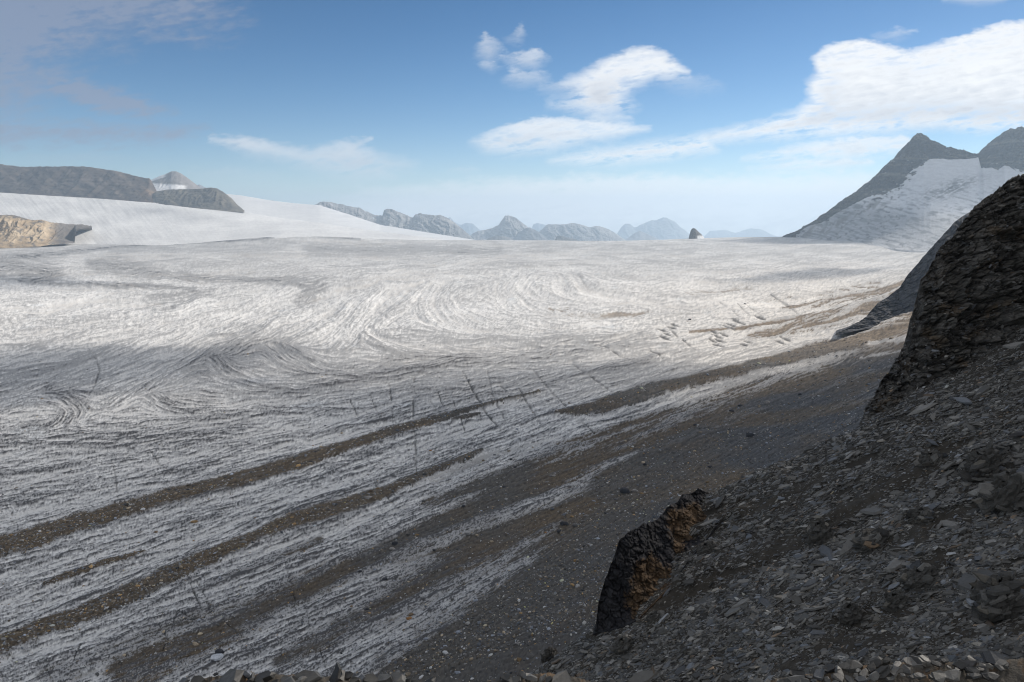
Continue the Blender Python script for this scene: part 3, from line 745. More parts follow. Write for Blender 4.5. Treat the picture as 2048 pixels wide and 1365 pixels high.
# white tributary slope on the left
def c_slope(px, py, T, V, g, n):
    f = .42 + .5 * fbm2(px / 90, py / 16, 3, 5) + .5 * p2((px - .9 * (py - 380)) / 4.2, (py + .4 * px) / 34, 6) * ss(520, 150, px + 0 * py) + .16 * p2(px / 5, py / 3, 7)
    f = f + .55 * np.exp(-((px - 330) / 70) ** 2 - ((py - 425 - .1 * (px - 330)) / 9) ** 2)
    f = f + .5 * ss(.5, .85, fbm2(px / 200 + 3, py / 12, 2, 8))
    return two((.79, .78, .76), (.40, .40, .405), f * .8)
ridge('snow_slope', [(-900, 350), (-300, 372), (0, 380), (100, 386), (200, 393), (300, 402), (400, 412), (480, 421), (510, 428), (560, 436), (640, 446), (690, 454), (750, 462), (850, 475), (935, 486)],
      [(-900, 515), (0, 494), (200, 496), (450, 487), (560, 474), (620, 474), (700, 482), (800, 486), (935, 490)], -900, 935, 2.6, [(-900, 7000), (480, 7000), (700, 6700), (935, 5400)], [(-900, 4200), (450, 4500), (620, 4900), (935, 5000)], 70, q=.9, jag=.12, gully=.012, gfreq=60, mat=SNOW, colour=c_slope, seed=4, foot=-.06,
      label='broad white glacier slope with fine crevasse lines descending from the left')

# bare dark hill on the left and its lower shoulder
def c_hill(px, py, T, V, g, n):
    f = .42 + 1.0 * fbm2((px - 1.2 * py) / 20, (py + .5 * px) / 60, 5, 11) + .5 * n + .5 * ss(.1, .5, fbm2((px - py) / 7, (py + px) / 50, 4, 13))
    c = two((.046, .037, .033), (.15, .122, .102), f)
    w = ss(230, 300, px) * ss(-.2, .4, fbm2(px / 30, py / 14, 3, 12))
    return lerp(c, c * np.array([1.35, 1.18, .98]), w[..., None])
ridge('hill', [(-900, 300), (-500, 318), (-150, 322), (0, 329), (40, 334), (100, 333), (170, 333), (230, 342), (280, 354), (300, 358), (308, 372), (318, 392), (330, 407)],
      [(-900, 372), (-300, 378), (0, 384), (100, 389), (200, 397), (300, 407), (330, 411)], -900, 330, 2.2, 7400, 6900, 44, jag=.9, gully=1.0, gfreq=30, rough=9, bed=(70, 25), colour=c_hill, seed=10, blur=3, label='long dark grey flat topped rock hill above the white slope', lean=.4)
def c_should(px, py, T, V, g, n):
    f = .5 + 1.1 * fbm2((px - 1.0 * py) / 14, (py + .5 * px) / 40, 5, 15) + .5 * n
    return two((.085, .078, .068), (.20, .175, .135), f)
ridge('hill', [(300, 392), (312, 383), (330, 380), (370, 378), (395, 378), (420, 375), (433, 377), (447, 384), (462, 396), (474, 409), (488, 421)], [(300, 412), (400, 415), (488, 425)], 300, 488, 1.6, 7150, 6850, 34, jag=.7, gully=.9, gfreq=20, rough=7, bed=(50, 20), colour=c_should, seed=14, blur=2, label='tan rocky shoulder sloping down to the snow right of the dark hill', lean=.4)
def c_cone(px, py, T, V, g, n):
    c = two((.20, .185, .175), (.28, .26, .25), .5 + .7 * fbm2((px - py) / 10, (px + py) / 30, 3, 17))
    s = np.maximum(ss(-1, 1, 3.2 - np.abs(py - (360 - .33 * (px - 303)) - .5)) * ss(336, 326, px), ss(368, 371, py + 1.3 * n - .08 * (px - 340)) * ss(378, 366, px))
    return lerp(c, np.array([.8, .79, .78]), s[..., None])
ridge('mountain', [(285, 368), (303, 360), (318, 353), (330, 349), (343, 343), (352, 343), (362, 347), (378, 358), (392, 369), (408, 380), (430, 392)], [(285, 392), (430, 396)], 285, 430, 1.3, 9000, 8300, 30, jag=.25, gully=.35, gfreq=18, colour=c_cone, seed=16, blur=2, label='small rounded brown peak with white snow patches behind the hill')
ridge('mountain', [(385, 378), (392, 371), (399, 369), (406, 373), (420, 379)], [(385, 384), (420, 384)], 385, 420, 1.3, 14000, 13600, 12, jag=.3, gully=.5, gfreq=8, colour=lambda px, py, T, V, g, n: two((.2, .2, .2), (.26, .25, .25), .5 + n), seed=18, label='tiny blue distant peak just behind the grey hill')
ridge('mountain', [(530, 404), (538, 401), (545, 401), (556, 405)], [(530, 407), (556, 407)], 528, 558, 1.3, 13000, 12800, 10, jag=.2, gully=.5, gfreq=8, colour=lambda px, py, T, V, g, n: two((.2, .2, .2), (.26, .25, .25), .5 + n), seed=19, label='tiny grey peak tip poking above the snow dome')

# ochre cliff on the left below the slope
def c_ochre(px, py, T, V, g, n):
    f = .5 + .8 * fbm2(px / 16, py / 26, 4, 21) + .3 * g
    c = two((.30, .215, .13), (.54, .43, .30), f)
    dk = np.maximum(ss(-.1, .5, fbm2(px / 12, py / 6, 4, 22) + ss(440, 428, py - .08 * px) * .5 - .05), ss(92, 122, px + 14 * n))
    c = lerp(c, np.array([.13, .125, .125]), np.clip(dk, 0, 1)[..., None] * .9)
    return c * (1 + .35 * n[..., None])
ridge('cliff', [(-700, 405), (-200, 420), (0, 430), (30, 431), (60, 440), (85, 440), (100, 445), (120, 447), (132, 448), (150, 449), (165, 449), (183, 452)],
      [(-700, 505), (-100, 494), (0, 491), (70, 490), (100, 486), (128, 485), (148, 483), (140, 466), (150, 460), (160, 457), (183, 454)][:7] + [(150, 482), (150.5, 462), (160, 458), (183, 455)], -700, 183, 1.1, [(-700, 4250), (0, 4420), (90, 4560), (183, 5060)], [(-700, 4000), (0, 4130), (70, 4230), (130, 4420), (183, 4900)], 60, q=.6, jag=.9, gully=1.1, gfreq=22, mat=ROCK_FAR, colour=c_ochre, seed=20, blur=1.5, foot=-.1, back=400,
      label='ochre and dark banded rock cliff at the left edge above the ice')

# far ranges
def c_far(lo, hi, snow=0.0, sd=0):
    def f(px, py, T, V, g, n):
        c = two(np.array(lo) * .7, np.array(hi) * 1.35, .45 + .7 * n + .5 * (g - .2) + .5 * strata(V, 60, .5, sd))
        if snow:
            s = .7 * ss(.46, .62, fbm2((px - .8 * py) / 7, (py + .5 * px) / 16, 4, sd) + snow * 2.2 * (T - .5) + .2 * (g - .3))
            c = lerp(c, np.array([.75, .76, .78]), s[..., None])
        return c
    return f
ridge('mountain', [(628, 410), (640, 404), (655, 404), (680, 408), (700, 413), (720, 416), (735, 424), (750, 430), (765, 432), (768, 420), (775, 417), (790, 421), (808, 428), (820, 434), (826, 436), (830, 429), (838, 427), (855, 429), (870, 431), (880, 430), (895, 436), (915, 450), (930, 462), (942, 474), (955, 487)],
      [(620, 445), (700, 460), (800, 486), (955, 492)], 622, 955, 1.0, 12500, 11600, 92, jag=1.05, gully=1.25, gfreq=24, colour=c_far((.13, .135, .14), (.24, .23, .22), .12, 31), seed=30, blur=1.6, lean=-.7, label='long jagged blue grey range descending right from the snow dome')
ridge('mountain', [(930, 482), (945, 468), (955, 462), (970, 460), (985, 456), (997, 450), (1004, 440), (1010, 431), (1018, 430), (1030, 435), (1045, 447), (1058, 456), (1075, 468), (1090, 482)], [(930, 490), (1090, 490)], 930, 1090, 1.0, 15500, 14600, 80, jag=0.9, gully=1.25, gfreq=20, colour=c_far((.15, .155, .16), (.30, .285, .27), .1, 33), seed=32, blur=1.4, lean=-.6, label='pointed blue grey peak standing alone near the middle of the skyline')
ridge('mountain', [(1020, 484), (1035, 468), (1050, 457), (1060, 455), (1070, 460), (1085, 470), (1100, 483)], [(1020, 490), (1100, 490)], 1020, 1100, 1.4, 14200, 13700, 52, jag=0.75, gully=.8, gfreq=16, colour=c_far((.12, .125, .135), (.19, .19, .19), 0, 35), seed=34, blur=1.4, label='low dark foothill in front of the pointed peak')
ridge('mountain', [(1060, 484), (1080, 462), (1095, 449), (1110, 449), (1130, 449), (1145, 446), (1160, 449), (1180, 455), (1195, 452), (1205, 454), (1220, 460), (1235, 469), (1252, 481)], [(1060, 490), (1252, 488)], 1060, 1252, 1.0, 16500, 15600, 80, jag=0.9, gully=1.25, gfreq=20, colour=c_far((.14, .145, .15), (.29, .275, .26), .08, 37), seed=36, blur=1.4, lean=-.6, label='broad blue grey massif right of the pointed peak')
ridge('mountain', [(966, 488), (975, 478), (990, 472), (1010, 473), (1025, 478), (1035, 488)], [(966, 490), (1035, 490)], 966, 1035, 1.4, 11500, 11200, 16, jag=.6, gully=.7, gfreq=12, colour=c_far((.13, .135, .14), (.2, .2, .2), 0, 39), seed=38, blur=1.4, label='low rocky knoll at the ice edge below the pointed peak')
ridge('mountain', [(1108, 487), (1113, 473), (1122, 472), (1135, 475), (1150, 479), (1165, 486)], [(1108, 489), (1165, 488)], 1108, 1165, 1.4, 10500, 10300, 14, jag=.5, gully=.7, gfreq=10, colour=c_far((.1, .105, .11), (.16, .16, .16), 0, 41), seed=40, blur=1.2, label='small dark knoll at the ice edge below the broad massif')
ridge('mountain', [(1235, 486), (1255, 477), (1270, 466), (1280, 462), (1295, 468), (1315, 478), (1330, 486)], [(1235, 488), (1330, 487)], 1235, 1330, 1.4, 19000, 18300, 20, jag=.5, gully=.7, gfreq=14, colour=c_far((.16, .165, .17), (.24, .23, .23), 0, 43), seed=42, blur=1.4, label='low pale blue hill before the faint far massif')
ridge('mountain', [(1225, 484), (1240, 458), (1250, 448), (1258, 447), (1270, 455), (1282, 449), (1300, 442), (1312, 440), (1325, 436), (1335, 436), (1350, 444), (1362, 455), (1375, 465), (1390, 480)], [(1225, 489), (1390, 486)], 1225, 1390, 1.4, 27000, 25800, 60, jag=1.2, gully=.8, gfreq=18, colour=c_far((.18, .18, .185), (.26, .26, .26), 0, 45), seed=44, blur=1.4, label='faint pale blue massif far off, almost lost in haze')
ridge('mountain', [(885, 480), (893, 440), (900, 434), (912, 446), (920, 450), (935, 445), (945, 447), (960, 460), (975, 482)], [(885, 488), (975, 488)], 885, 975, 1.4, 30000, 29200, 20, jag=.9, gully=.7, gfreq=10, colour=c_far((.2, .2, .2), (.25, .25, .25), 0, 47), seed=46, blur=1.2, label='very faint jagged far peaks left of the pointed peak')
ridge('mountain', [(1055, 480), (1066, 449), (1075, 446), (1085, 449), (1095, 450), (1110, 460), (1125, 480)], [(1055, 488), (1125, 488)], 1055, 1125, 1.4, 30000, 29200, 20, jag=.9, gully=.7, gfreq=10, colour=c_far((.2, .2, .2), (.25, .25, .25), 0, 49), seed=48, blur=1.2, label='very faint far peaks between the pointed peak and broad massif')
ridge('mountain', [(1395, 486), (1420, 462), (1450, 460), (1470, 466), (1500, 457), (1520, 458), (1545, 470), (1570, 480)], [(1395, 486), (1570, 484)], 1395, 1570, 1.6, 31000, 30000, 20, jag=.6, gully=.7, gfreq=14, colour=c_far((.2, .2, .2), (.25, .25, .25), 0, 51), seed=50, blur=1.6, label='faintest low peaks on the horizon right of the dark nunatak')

# the dark nunatak
def c_nun(px, py, T, V, g, n):
    c = two((.075, .075, .078), (.16, .155, .15), .4 + .6 * n + ss(1385, 1402, px) * .5)  # right flank painted paler, as if the sun caught it
    s = ss(1393, 1396, px) * ss(470.5, 473, py + 1.5 * n)
    return lerp(c, np.array([.75, .75, .75]), s[..., None])
ridge('nunatak', [(1377.5, 476), (1379, 469), (1382, 460), (1386, 456.5), (1391, 458), (1397, 464), (1403, 469), (1408, 475)], [(1376, 480), (1409, 478)], 1377.5, 1408, .6, 5450, 5330, 34, q=.7, jag=.35, gully=.7, gfreq=7, colour=c_nun, seed=52, blur=.8, back=120, label='small dark fin of rock poking out of the flat ice horizon')

# the big peaks on the right with their hanging snow basin
SNOWLINE = [(1560, 500), (1617, 452), (1634, 451), (1650, 446), (1687, 428), (1722, 410), (1768, 388), (1794, 374), (1821, 352), (1848, 331), (1869, 326), (1896, 328), (1928, 328), (1952, 325), (1957, 324), (1962, 346), (1982, 344), (1995, 349), (2008, 340), (2025, 341), (2048, 345), (2200, 360), (2500, 400)]
def c_peak(px, py, T, V, g, n):
    st = strata(V, 44, .12, 62)
    c = two((.030, .032, .035), (.150, .140, .124), .42 + 1.3 * st + .5 * n)
    s = ss(.40, .6, fbm2(px / 7, py / 2.2, 4, 66) + .5 * n) * ss(300, 330, py) * ss(1700, 1740, px)
    return lerp(c, np.array([.68, .69, .71]), s[..., None])
ridge('mountain', [(1562, 474), (1597, 459), (1620, 445), (1650, 426), (1680, 404), (1710, 384), (1740, 360), (1765, 336), (1790, 313), (1805, 296), (1816, 283), (1826, 273), (1834, 267), (1844, 266), (1852, 271), (1860, 278), (1880, 287), (1897, 294), (1905, 294), (1920, 298), (1940, 305), (1957, 307), (1966, 296), (1978, 286), (1992, 275), (2003, 266), (2022, 257), (2040, 254), (2060, 255), (2110, 262), (2200, 300), (2350, 350), (2550, 400)],
      [(1562, 482), (1620, 470), (1700, 432), (1794, 385), (1821, 365), (1848, 350), (1900, 350), (1960, 362), (2048, 365), (2200, 385), (2550, 430)], 1562, 2550, 1.3, [(1562, 5150), (1650, 5250), (1740, 5450), (1843, 5600), (1957, 5950), (2030, 5600), (2550, 5300)], [(1562, 5080), (1650, 5030), (1740, 5080), (1843, 5150), (1957, 5310), (2030, 5240), (2550, 4900)], 110, q=.8, jag=2.4, gully=.7, gfreq=26, mat=ROCK_FAR, colour=c_peak, seed=60, blur=1.6, foot=-.1, back=900, lean=.5, rough=24, bed=(120, 26), blocks=60,
      label='twin dark grey banded peaks above a hanging snow basin at right')
def c_basin(px, py, T, V, g, n):
    cre = ss(.0, .4, fbm2((px + .5 * py) / 26, (py - .25 * px) / 5, 4, 63))
    ser = ss(.02, .3, np.abs(fbm2(px / 16, (py + .2 * px) / 4.5, 4, 64))) * np.exp(-((px - 1900) / 58) ** 2 - ((py - 378 + .3 * (px - 1900)) / 15) ** 2)
    low = ss(402, 440, py + 8 * fbm2(px / 40, py / 10, 3, 67) - .12 * (px - 1800))
    f = .10 + .62 * low + .7 * cre * ss(345, 400, py) + .9 * ser + .12 * p2(px / 3, py / 2, 65) + .22 * fbm2(px / 18, py / 4, 4, 68)
    s = two((.74, .75, .77), (.22, .23, .245), f)
    rib = ss(.12, .3, fbm2((px + .8 * py) / 16, (py + .35 * px) / 5, 4, 77) + .10) * np.exp(-((px - 1905) / 50) ** 2 - ((py - 376 + .3 * (px - 1905)) / 14) ** 2) + .8 * ss(.2, .34, fbm2((px - py) / 12, (py + .5 * px) / 7, 4, 78)) * ss(362, 380, py) * ss(1840, 1790, px)
    s = lerp(s, np.array([.12, .12, .125]), np.clip(rib, 0, .85)[..., None])
    tal = ss(0, 10, py - pl(SNOWLINE, px) + 8 * fbm2(px / 14, py / 9, 3, 69)) * ss(34, 14, py - pl(SNOWLINE, px)) * ss(1800, 1740, px) * ss(-.1, .25, fbm2((px + py) / 14, (py - px) / 40, 4, 70))
    s = lerp(s, np.array([.16, .155, .15]), (tal * .8)[..., None])
    dl = ss(1.8, .5, np.abs(py - pl([(1668, 478), (1676, 467), (1688, 453), (1696, 445)], px))) * ss(1667, 1670, px) * ss(1698, 1694, px)
    return lerp(s, np.array([.18, .18, .18]), dl[..., None] * .8)
ridge('snow_basin', [(1583, 477), (1600, 463)] + [(a, b - 9 * min(1, (a - 1617) / 60)) for a, b in SNOWLINE[1:]], [(1583, 478), (1640, 479), (1700, 488), (1800, 499), (1900, 508), (2048, 510), (2300, 500), (2500, 500)], 1583, 2500, 1.4, [(1583, 5150), (1650, 5140), (1740, 5230), (1843, 5320), (1957, 5440), (2060, 5400), (2500, 5050)], [(1583, 5050), (1640, 4720), (1700, 4350), (1800, 3600), (1900, 2950), (2048, 2450), (2500, 1900)], 130, q=.66, jag=1.2, gully=.03, gfreq=60, mat=SNOW, colour=c_basin, seed=61, blur=2, foot=-.06, back=60, lean=.4, rough=8, bed=(90, 70),
      label='hanging snow basin with crevassed grey ice under the twin peaks')

# the blue-grey rock spur beyond the near cliff
def c_spur(px, py, T, V, g, n):
    f = .45 + .5 * fbm2((px + .6 * py) / 9, (py - .6 * px) / 30, 4, 71) + .35 * n
    return two((.062, .064, .072), (.125, .123, .125), f)
ridge('cliff', [(1672, 668), (1700, 655), (1732, 634), (1754, 608), (1778, 592), (1800, 575), (1816, 549), (1838, 524), (1856, 503), (1875, 482), (1895, 460), (1913, 440), (1950, 418), (2000, 395), (2100, 360), (2400, 310)],
      [(1672, 670), (1745, 652), (1787, 646), (1830, 636), (1900, 616), (2400, 580)], 1672, 2400, 1.2, [(1672, 955), (1715, 990), (1760, 1040), (1950, 1180), (2400, 1250)], [(1672, 945), (1715, 960), (1790, 985), (1900, 930), (2400, 700)], 90, q=.8, jag=1.5, gully=.7, gfreq=34, mat=ROCK_MID, colour=c_spur, seed=70, blur=2, foot=-.15, back=220, lean=.5, rough=5.0, bed=(16, 7), bl=-.3, blocks=14,
      label='blue grey rock spur in shade between the near cliff and the ice')
# ------------------------------------------------------------------ the scree spur the camera looks across
A0, B0 = -20.0, .6                                  # plane of the scree, below the eye and rising to the right
N_S = np.array([-B0, 0, 1.0]) / math.hypot(1, B0)
E1 = np.array([-1, 0, -B0]) / math.hypot(1, B0); E2 = np.array([0, 1.0, 0])
EDGE = [(-40, 25.5), (-6, 25.8), (1, 26.6), (4, 27.4), (6.5, 30.5), (9, 33.0), (11.5, 32.7), (16.6, 31.4), (22, 32.5), (30, 34), (80, 36)]
def edge_y(X):
    return smooth_pl(EDGE, X, w=.6) + .35 * fbm2(np.asarray(X) / 1.6, np.asarray(X) * 0 + 4.2, 3, 201)
def scree_flat(X, Y):
    z = H + A0 + B0 * X + .55 * fbm2(Y / 4.5 + .04 * X, X / 26, 3, 202) + .22 * fbm2(X / 1.5, Y / 1.5, 3, 203) + .30 * (ridged2(X / 3.4 + .3 * Y, Y / 2.2, 3, 204) - .25)
    over = Y - edge_y(X)
    z = z - .55 * np.clip(over + 1.2, 0, 1.2) ** 2 * .3 - 1.55 * np.clip(over, 0, None) - .25 * np.clip(X - 24, 0, None) * 0
    z = z + .25 * np.clip(X - 22, 0, None) ** 1.3
    return z
def scree_hit(px, py):
    """Where a bearing meets the scree."""
    x, y, zz = ray(px, py)
    s = -(-A0) / (zz - B0 * x)
    for _ in range(5):
        X, Y = x * s, y * s
        s = s * 1.0 + (scree_flat(X, Y) - (H + zz * s)) / (zz - B0 * x)
    return np.stack([x * s, y * s, H + zz * s], -1)

def slab_density(px, py):
    """How thickly slate lies: chutes of fine grit run downhill between drifts of slabs."""
    d = .62 + .55 * fbm2((py + .48 * px) / 46, (px - .48 * py) / 260, 3, 211) + .30 * fbm2(px / 60, py / 40, 3, 212)
    chute = [([(1900, 905, 16), (1750, 985, 18), (1600, 1075, 18), (1480, 1150, 22), (1330, 1210, 16)], .75), ([(2048, 960, 20), (1900, 1030, 20), (1760, 1110, 16)], .5), ([(1800, 1230, 26), (1650, 1290, 24), (1560, 1330, 22)], .7),
             ([(1480, 1020, 14), (1560, 1000, 12), (1640, 960, 10)], .55), ([(2048, 1255, 18), (1880, 1270, 18), (1700, 1290, 18)], .6), ([(1350, 1180, 14), (1290, 1230, 12), (1180, 1280, 12)], .6), ([(1880, 1120, 18), (1760, 1190, 18), (1640, 1240, 14)], .5)]
    px = np.asarray(px, float); py = np.asarray(py, float)
    for m, k in chute:
        d = d - .75 * k * line_mask(px, py, m, .9)
    d = d + .5 * line_mask(px, py, [(1420, 985, 18), (1560, 925, 20), (1720, 870, 16)], .5) + .45 * line_mask(px, py, [(1150, 1330, 40), (1320, 1270, 40), (1500, 1190, 36), (1700, 1080, 30)], .6)
    return np.clip(d, .03, 1.3)

def build_scree():
    xs = np.concatenate([np.arange(-46, -2, 1.0), np.arange(-2, 27, .075), np.arange(27, 60, .8)])
    ys = np.concatenate([np.arange(4, 9, .5), np.arange(9, 34.6, .08), np.array([35, 36, 38, 42, 50, 62, 80, 105])])
    Y, X = np.meshgrid(ys, xs, indexing='ij')
    Z = scree_flat(X, Y)
    Z = np.maximum(Z, H - 215)
    px, py = project(X, Y, Z)
    dn = slab_density(px, py)
    n = fbm2(X / .35, Y / .35, 4, 221)
    n2 = ridged2(X / .8, Y / .8, 3, 222)
    Z = Z + .05 * n * (.4 + dn) + .05 * (n2 - .3) * dn
    c = lerp(np.array([.060, .053, .044]), np.array([.044, .041, .037]), np.clip(dn, 0, 1)[..., None])
    br = ss(.05, .5, fbm2(X / 4, Y / 4, 3, 223))
    c = lerp(c, np.array([.048, .039, .028]), br[..., None] * .45)
    c = c * (1 + .45 * n[..., None])
    m = attr_mat('scree_grit', 5.0, .35, .9, .06, .95, spec=.2, fine=5)
    o = mesh_obj('scree_slope', np.stack([X, Y, Z], -1).reshape(-1, 3), [grid_faces(len(ys), len(xs))], m, {'Col': np.clip(c, .01, .5).reshape(-1, 3)})
    tag(o, 'steep dark scree slope of broken slate at lower right', None, None, 'structure')
build_scree()

# ------------------------------------------------------------------ slate slabs
SLATE = attr_mat('slate', 7.0, .25, .4, .02, .55, spec=.5, fine=4)
def slab_mesh(c, e1, e2, nn, size, elong, thick, yaw, tilt, tdir, k=6, r=None):
    """Vertices of n broken flat slabs: an irregular outline, a smaller tilted top face, chipped sides."""
    r = r or rng
    n = len(c)
    ang = (np.arange(k)[None] + r.uniform(-.32, .32, (n, k))) * 2 * np.pi / k
    rad = r.uniform(.68, 1.15, (n, k))
    a = size[:, None] * elong[:, None] ** .5; b = size[:, None] / elong[:, None] ** .5
    x, y = np.cos(ang) * rad * a, np.sin(ang) * rad * b
    th = (size * thick)[:, None]
    bot = np.stack([x, y, -th * .5 * np.ones_like(x)], -1)
    sc = r.uniform(.72, .98, (n, k))
    top = np.stack([x * sc + r.normal(0, .06, (n, 1)) * a, y * sc + r.normal(0, .06, (n, 1)) * b, th * (.5 + r.normal(0, .18, (n, k)))], -1)
    v = np.concatenate([bot, top], 1)
    # tilt about a random axis in the slab plane, then yaw on the slope
    ca, sa = np.cos(tilt)[:, None], np.sin(tilt)[:, None]
    cd, sd = np.cos(tdir)[:, None], np.sin(tdir)[:, None]
    u = v[..., 0] * cd + v[..., 1] * sd; w = -v[..., 0] * sd + v[..., 1] * cd
    u, z = u * ca - v[..., 2] * sa, u * sa + v[..., 2] * ca
    X = u * cd - w * sd; Yv = u * sd + w * cd
    cy, sy = np.cos(yaw)[:, None], np.sin(yaw)[:, None]
    X, Yv = X * cy - Yv * sy, X * sy + Yv * cy
    return c[:, None] + X[..., None] * e1[:, None] + Yv[..., None] * e2[:, None] + z[..., None] * nn[:, None]
def slab_faces(n, k=6):
    o = (np.arange(n) * 2 * k)[:, None]
    top = o + k + np.arange(k)[None]
    bot = o + np.arange(k)[None][:, ::-1]
    i = np.arange(k); j = (i + 1) % k
    side = np.stack([i, j, j + k, i + k], -1)[None] + o[:, :, None]
    return [top, bot, side.reshape(-1, 4)]
def slab_colours(n, r=None, lo=.058, hi=.23):
    r = r or rng
    g = np.exp(r.normal(math.log((lo * hi) ** .5), .46, n))
    t = r.random(n)
    tint = np.where((t < .74)[:, None], [1.02, .97, .885], np.where((t < .88)[:, None], [.96, 1.0, 1.07], np.where((t < .98)[:, None], [1.1, 1.0, .84], [1.4, 1.0, .66])))
    return np.clip(g[:, None] * tint, .02, .42), t

def frames(n):
    return np.repeat(E1[None], n, 0), np.repeat(E2[None], n, 0), np.repeat(N_S[None], n, 0)
def sample_scree(n, power=1.0, xmax=2100):
    out = []
    while sum(len(o) for o in out) < n:
        px = rng.uniform(1040, xmax, n); py = rng.uniform(650, 1365, n)
        # only in front of the edge
        P = scree_hit(px, py)
        ok = (P[:, 1] < edge_y(P[:, 0]) + .15) & (P[:, 1] > 8) & (rng.random(n) < slab_density(px, py) ** power) & (P[:, 0] < 26)
        out.append(np.concatenate([P[ok], px[ok, None], py[ok, None]], 1))
    return np.concatenate(out)[:n]

def scatter_scree(n, mid=.036, power=1.3, top=.2):
    S = sample_scree(n, power, 2650)
    dist = S[:, 1]
    size = np.exp(rng.normal(math.log(mid), .62, n)); size = np.clip(size, .012, top)
    e1, e2, nn = frames(n)
    v = slab_mesh(S[:, :3] + nn * (size * .12)[:, None], e1, e2, nn, size, rng.uniform(1.2, 3.4, n), rng.uniform(.08, .30, n), rng.normal(.25, .45, n), np.abs(rng.normal(0, .36, n)), rng.uniform(0, 6.28, n))
    c, _ = slab_colours(n)
    o = mesh_obj('scree', v.reshape(-1, 3), slab_faces(n), SLATE, {'Col': np.repeat(c, 12, 0)}, smooth=False)
    tag(o, None, None, None, 'stuff')
scatter_scree(N_SCREE)
scatter_scree(60000, .022, .35, .06)

def single_slab(p, size, elong, thick, yaw, tilt, tdir, frame, colour, name='slate_rock', k=7):
    c = np.array([p])
    v = slab_mesh(c, frame[0][None], frame[1][None], frame[2][None], np.array([size]), np.array([elong]), np.array([thick]), np.array([yaw]), np.array([tilt]), np.array([tdir]), k)[0]
    return mesh_obj(name, v, slab_faces(1, k), SLATE, {'Col': np.repeat(colour[None], 2 * k, 0)}, smooth=False, origin=p)

LANDMARKS = [(1240, 1150, 'below the rust outcrop'), (1400, 1060, 'right of the rust outcrop'), (1500, 940, 'on the crest near the outcrop'), (1650, 900, 'on the crest by the cliff'),
             (1800, 850, 'at the dark cliff foot'), (1980, 830, 'on scree under the dark cliff'), (1900, 1000, 'on the upper right scree'), (1720, 1020, 'in the middle of the scree'), (1560, 1100, 'between two grit chutes'),
             (1960, 1160, 'beside the jutting crag at right'), (1780, 1180, 'on the lower middle scree'), (1600, 1220, 'on the slabby lower scree'), (1420, 1240, 'in the drift below the outcrop'), (1250, 1310, 'at the lower scree tip'), (1480, 1330, 'low on the scree'), (1750, 1280, 'just above the near ledge')]
def where(px, py):
    return min(LANDMARKS, key=lambda l: (l[0] - px) ** 2 + (1.4 * (l[1] - py)) ** 2)[2]
def colour_word(c):
    l = c.mean(); r = c[0] / c[2]
    w = 'rusty brown' if r > 1.7 else 'brownish' if r > 1.15 else 'bluish' if r < .95 else ''
    t = 'black' if l < .06 else 'dark' if l < .105 else 'mid' if l < .165 else 'pale'
    if w == 'rusty brown': return 'rusty brown'
    if t == 'black': return (w + ' black').strip()
    return (t + ' ' + (w + ' ' if w else '') + 'grey')
def ordinal(i):
    one = ['first', 'second', 'third', 'fourth', 'fifth', 'sixth', 'seventh', 'eighth', 'ninth', 'tenth', 'eleventh', 'twelfth', 'thirteenth', 'fourteenth', 'fifteenth', 'sixteenth', 'seventeenth', 'eighteenth', 'nineteenth', 'twentieth']
    return one[i] if i < 20 else 'twenty-' + one[min(i - 20, 8)]
def place_slabs(n):
    S = sample_scree(n * 3, 1.2)
    # spread them out
    keep = []
    for s in S:
        if all((s[3] - q[3]) ** 2 + (s[4] - q[4]) ** 2 > 17 ** 2 for q in keep): keep.append(s)
        if len(keep) == n: break
    colr, _ = slab_colours(len(keep), lo=.06, hi=.19)
    recs = []
    for s, c in zip(keep, colr):
        recs.append((s, c, float(np.clip(np.exp(rng.normal(math.log(.155), .42)), .09, .5)), float(rng.uniform(1.2, 3.2)), float(rng.uniform(.09, .30)), float(abs(rng.normal(0, .25)))))
    by = {}
    for r_ in recs:
        s, c, size, el, th, ti = r_
        shape = 'long' if el > 2.1 else 'broad' if size > .24 else 'blocky' if th > .28 else 'thin' if th < .18 else 'flat'
        lab = '%s %s slab%s %s' % (shape, colour_word(c),  ' tipped up' if ti > .42 else '', where(s[3], s[4]))
        by.setdefault(lab, []).append(r_)
    for lab, rs in by.items():
        rs.sort(key=lambda q: q[0][3])
        for i, (s, c, size, el, th, ti) in enumerate(rs):
            l = lab
            if len(rs) == 2: l = ('first', 'second')[i] + ' from left: ' + lab
            elif len(rs) > 2: l = ordinal(i) + ' from left: ' + lab
            p = s[:3] + N_S * size * .16
            o = single_slab(p, size, el, th, float(rng.normal(.35, .7)), ti, float(rng.uniform(0, 6.28)), (E1, E2, N_S), c)
            tag(o, l, 'rock', 'slate slabs lying on the scree slope')
place_slabs(N_SLABS)

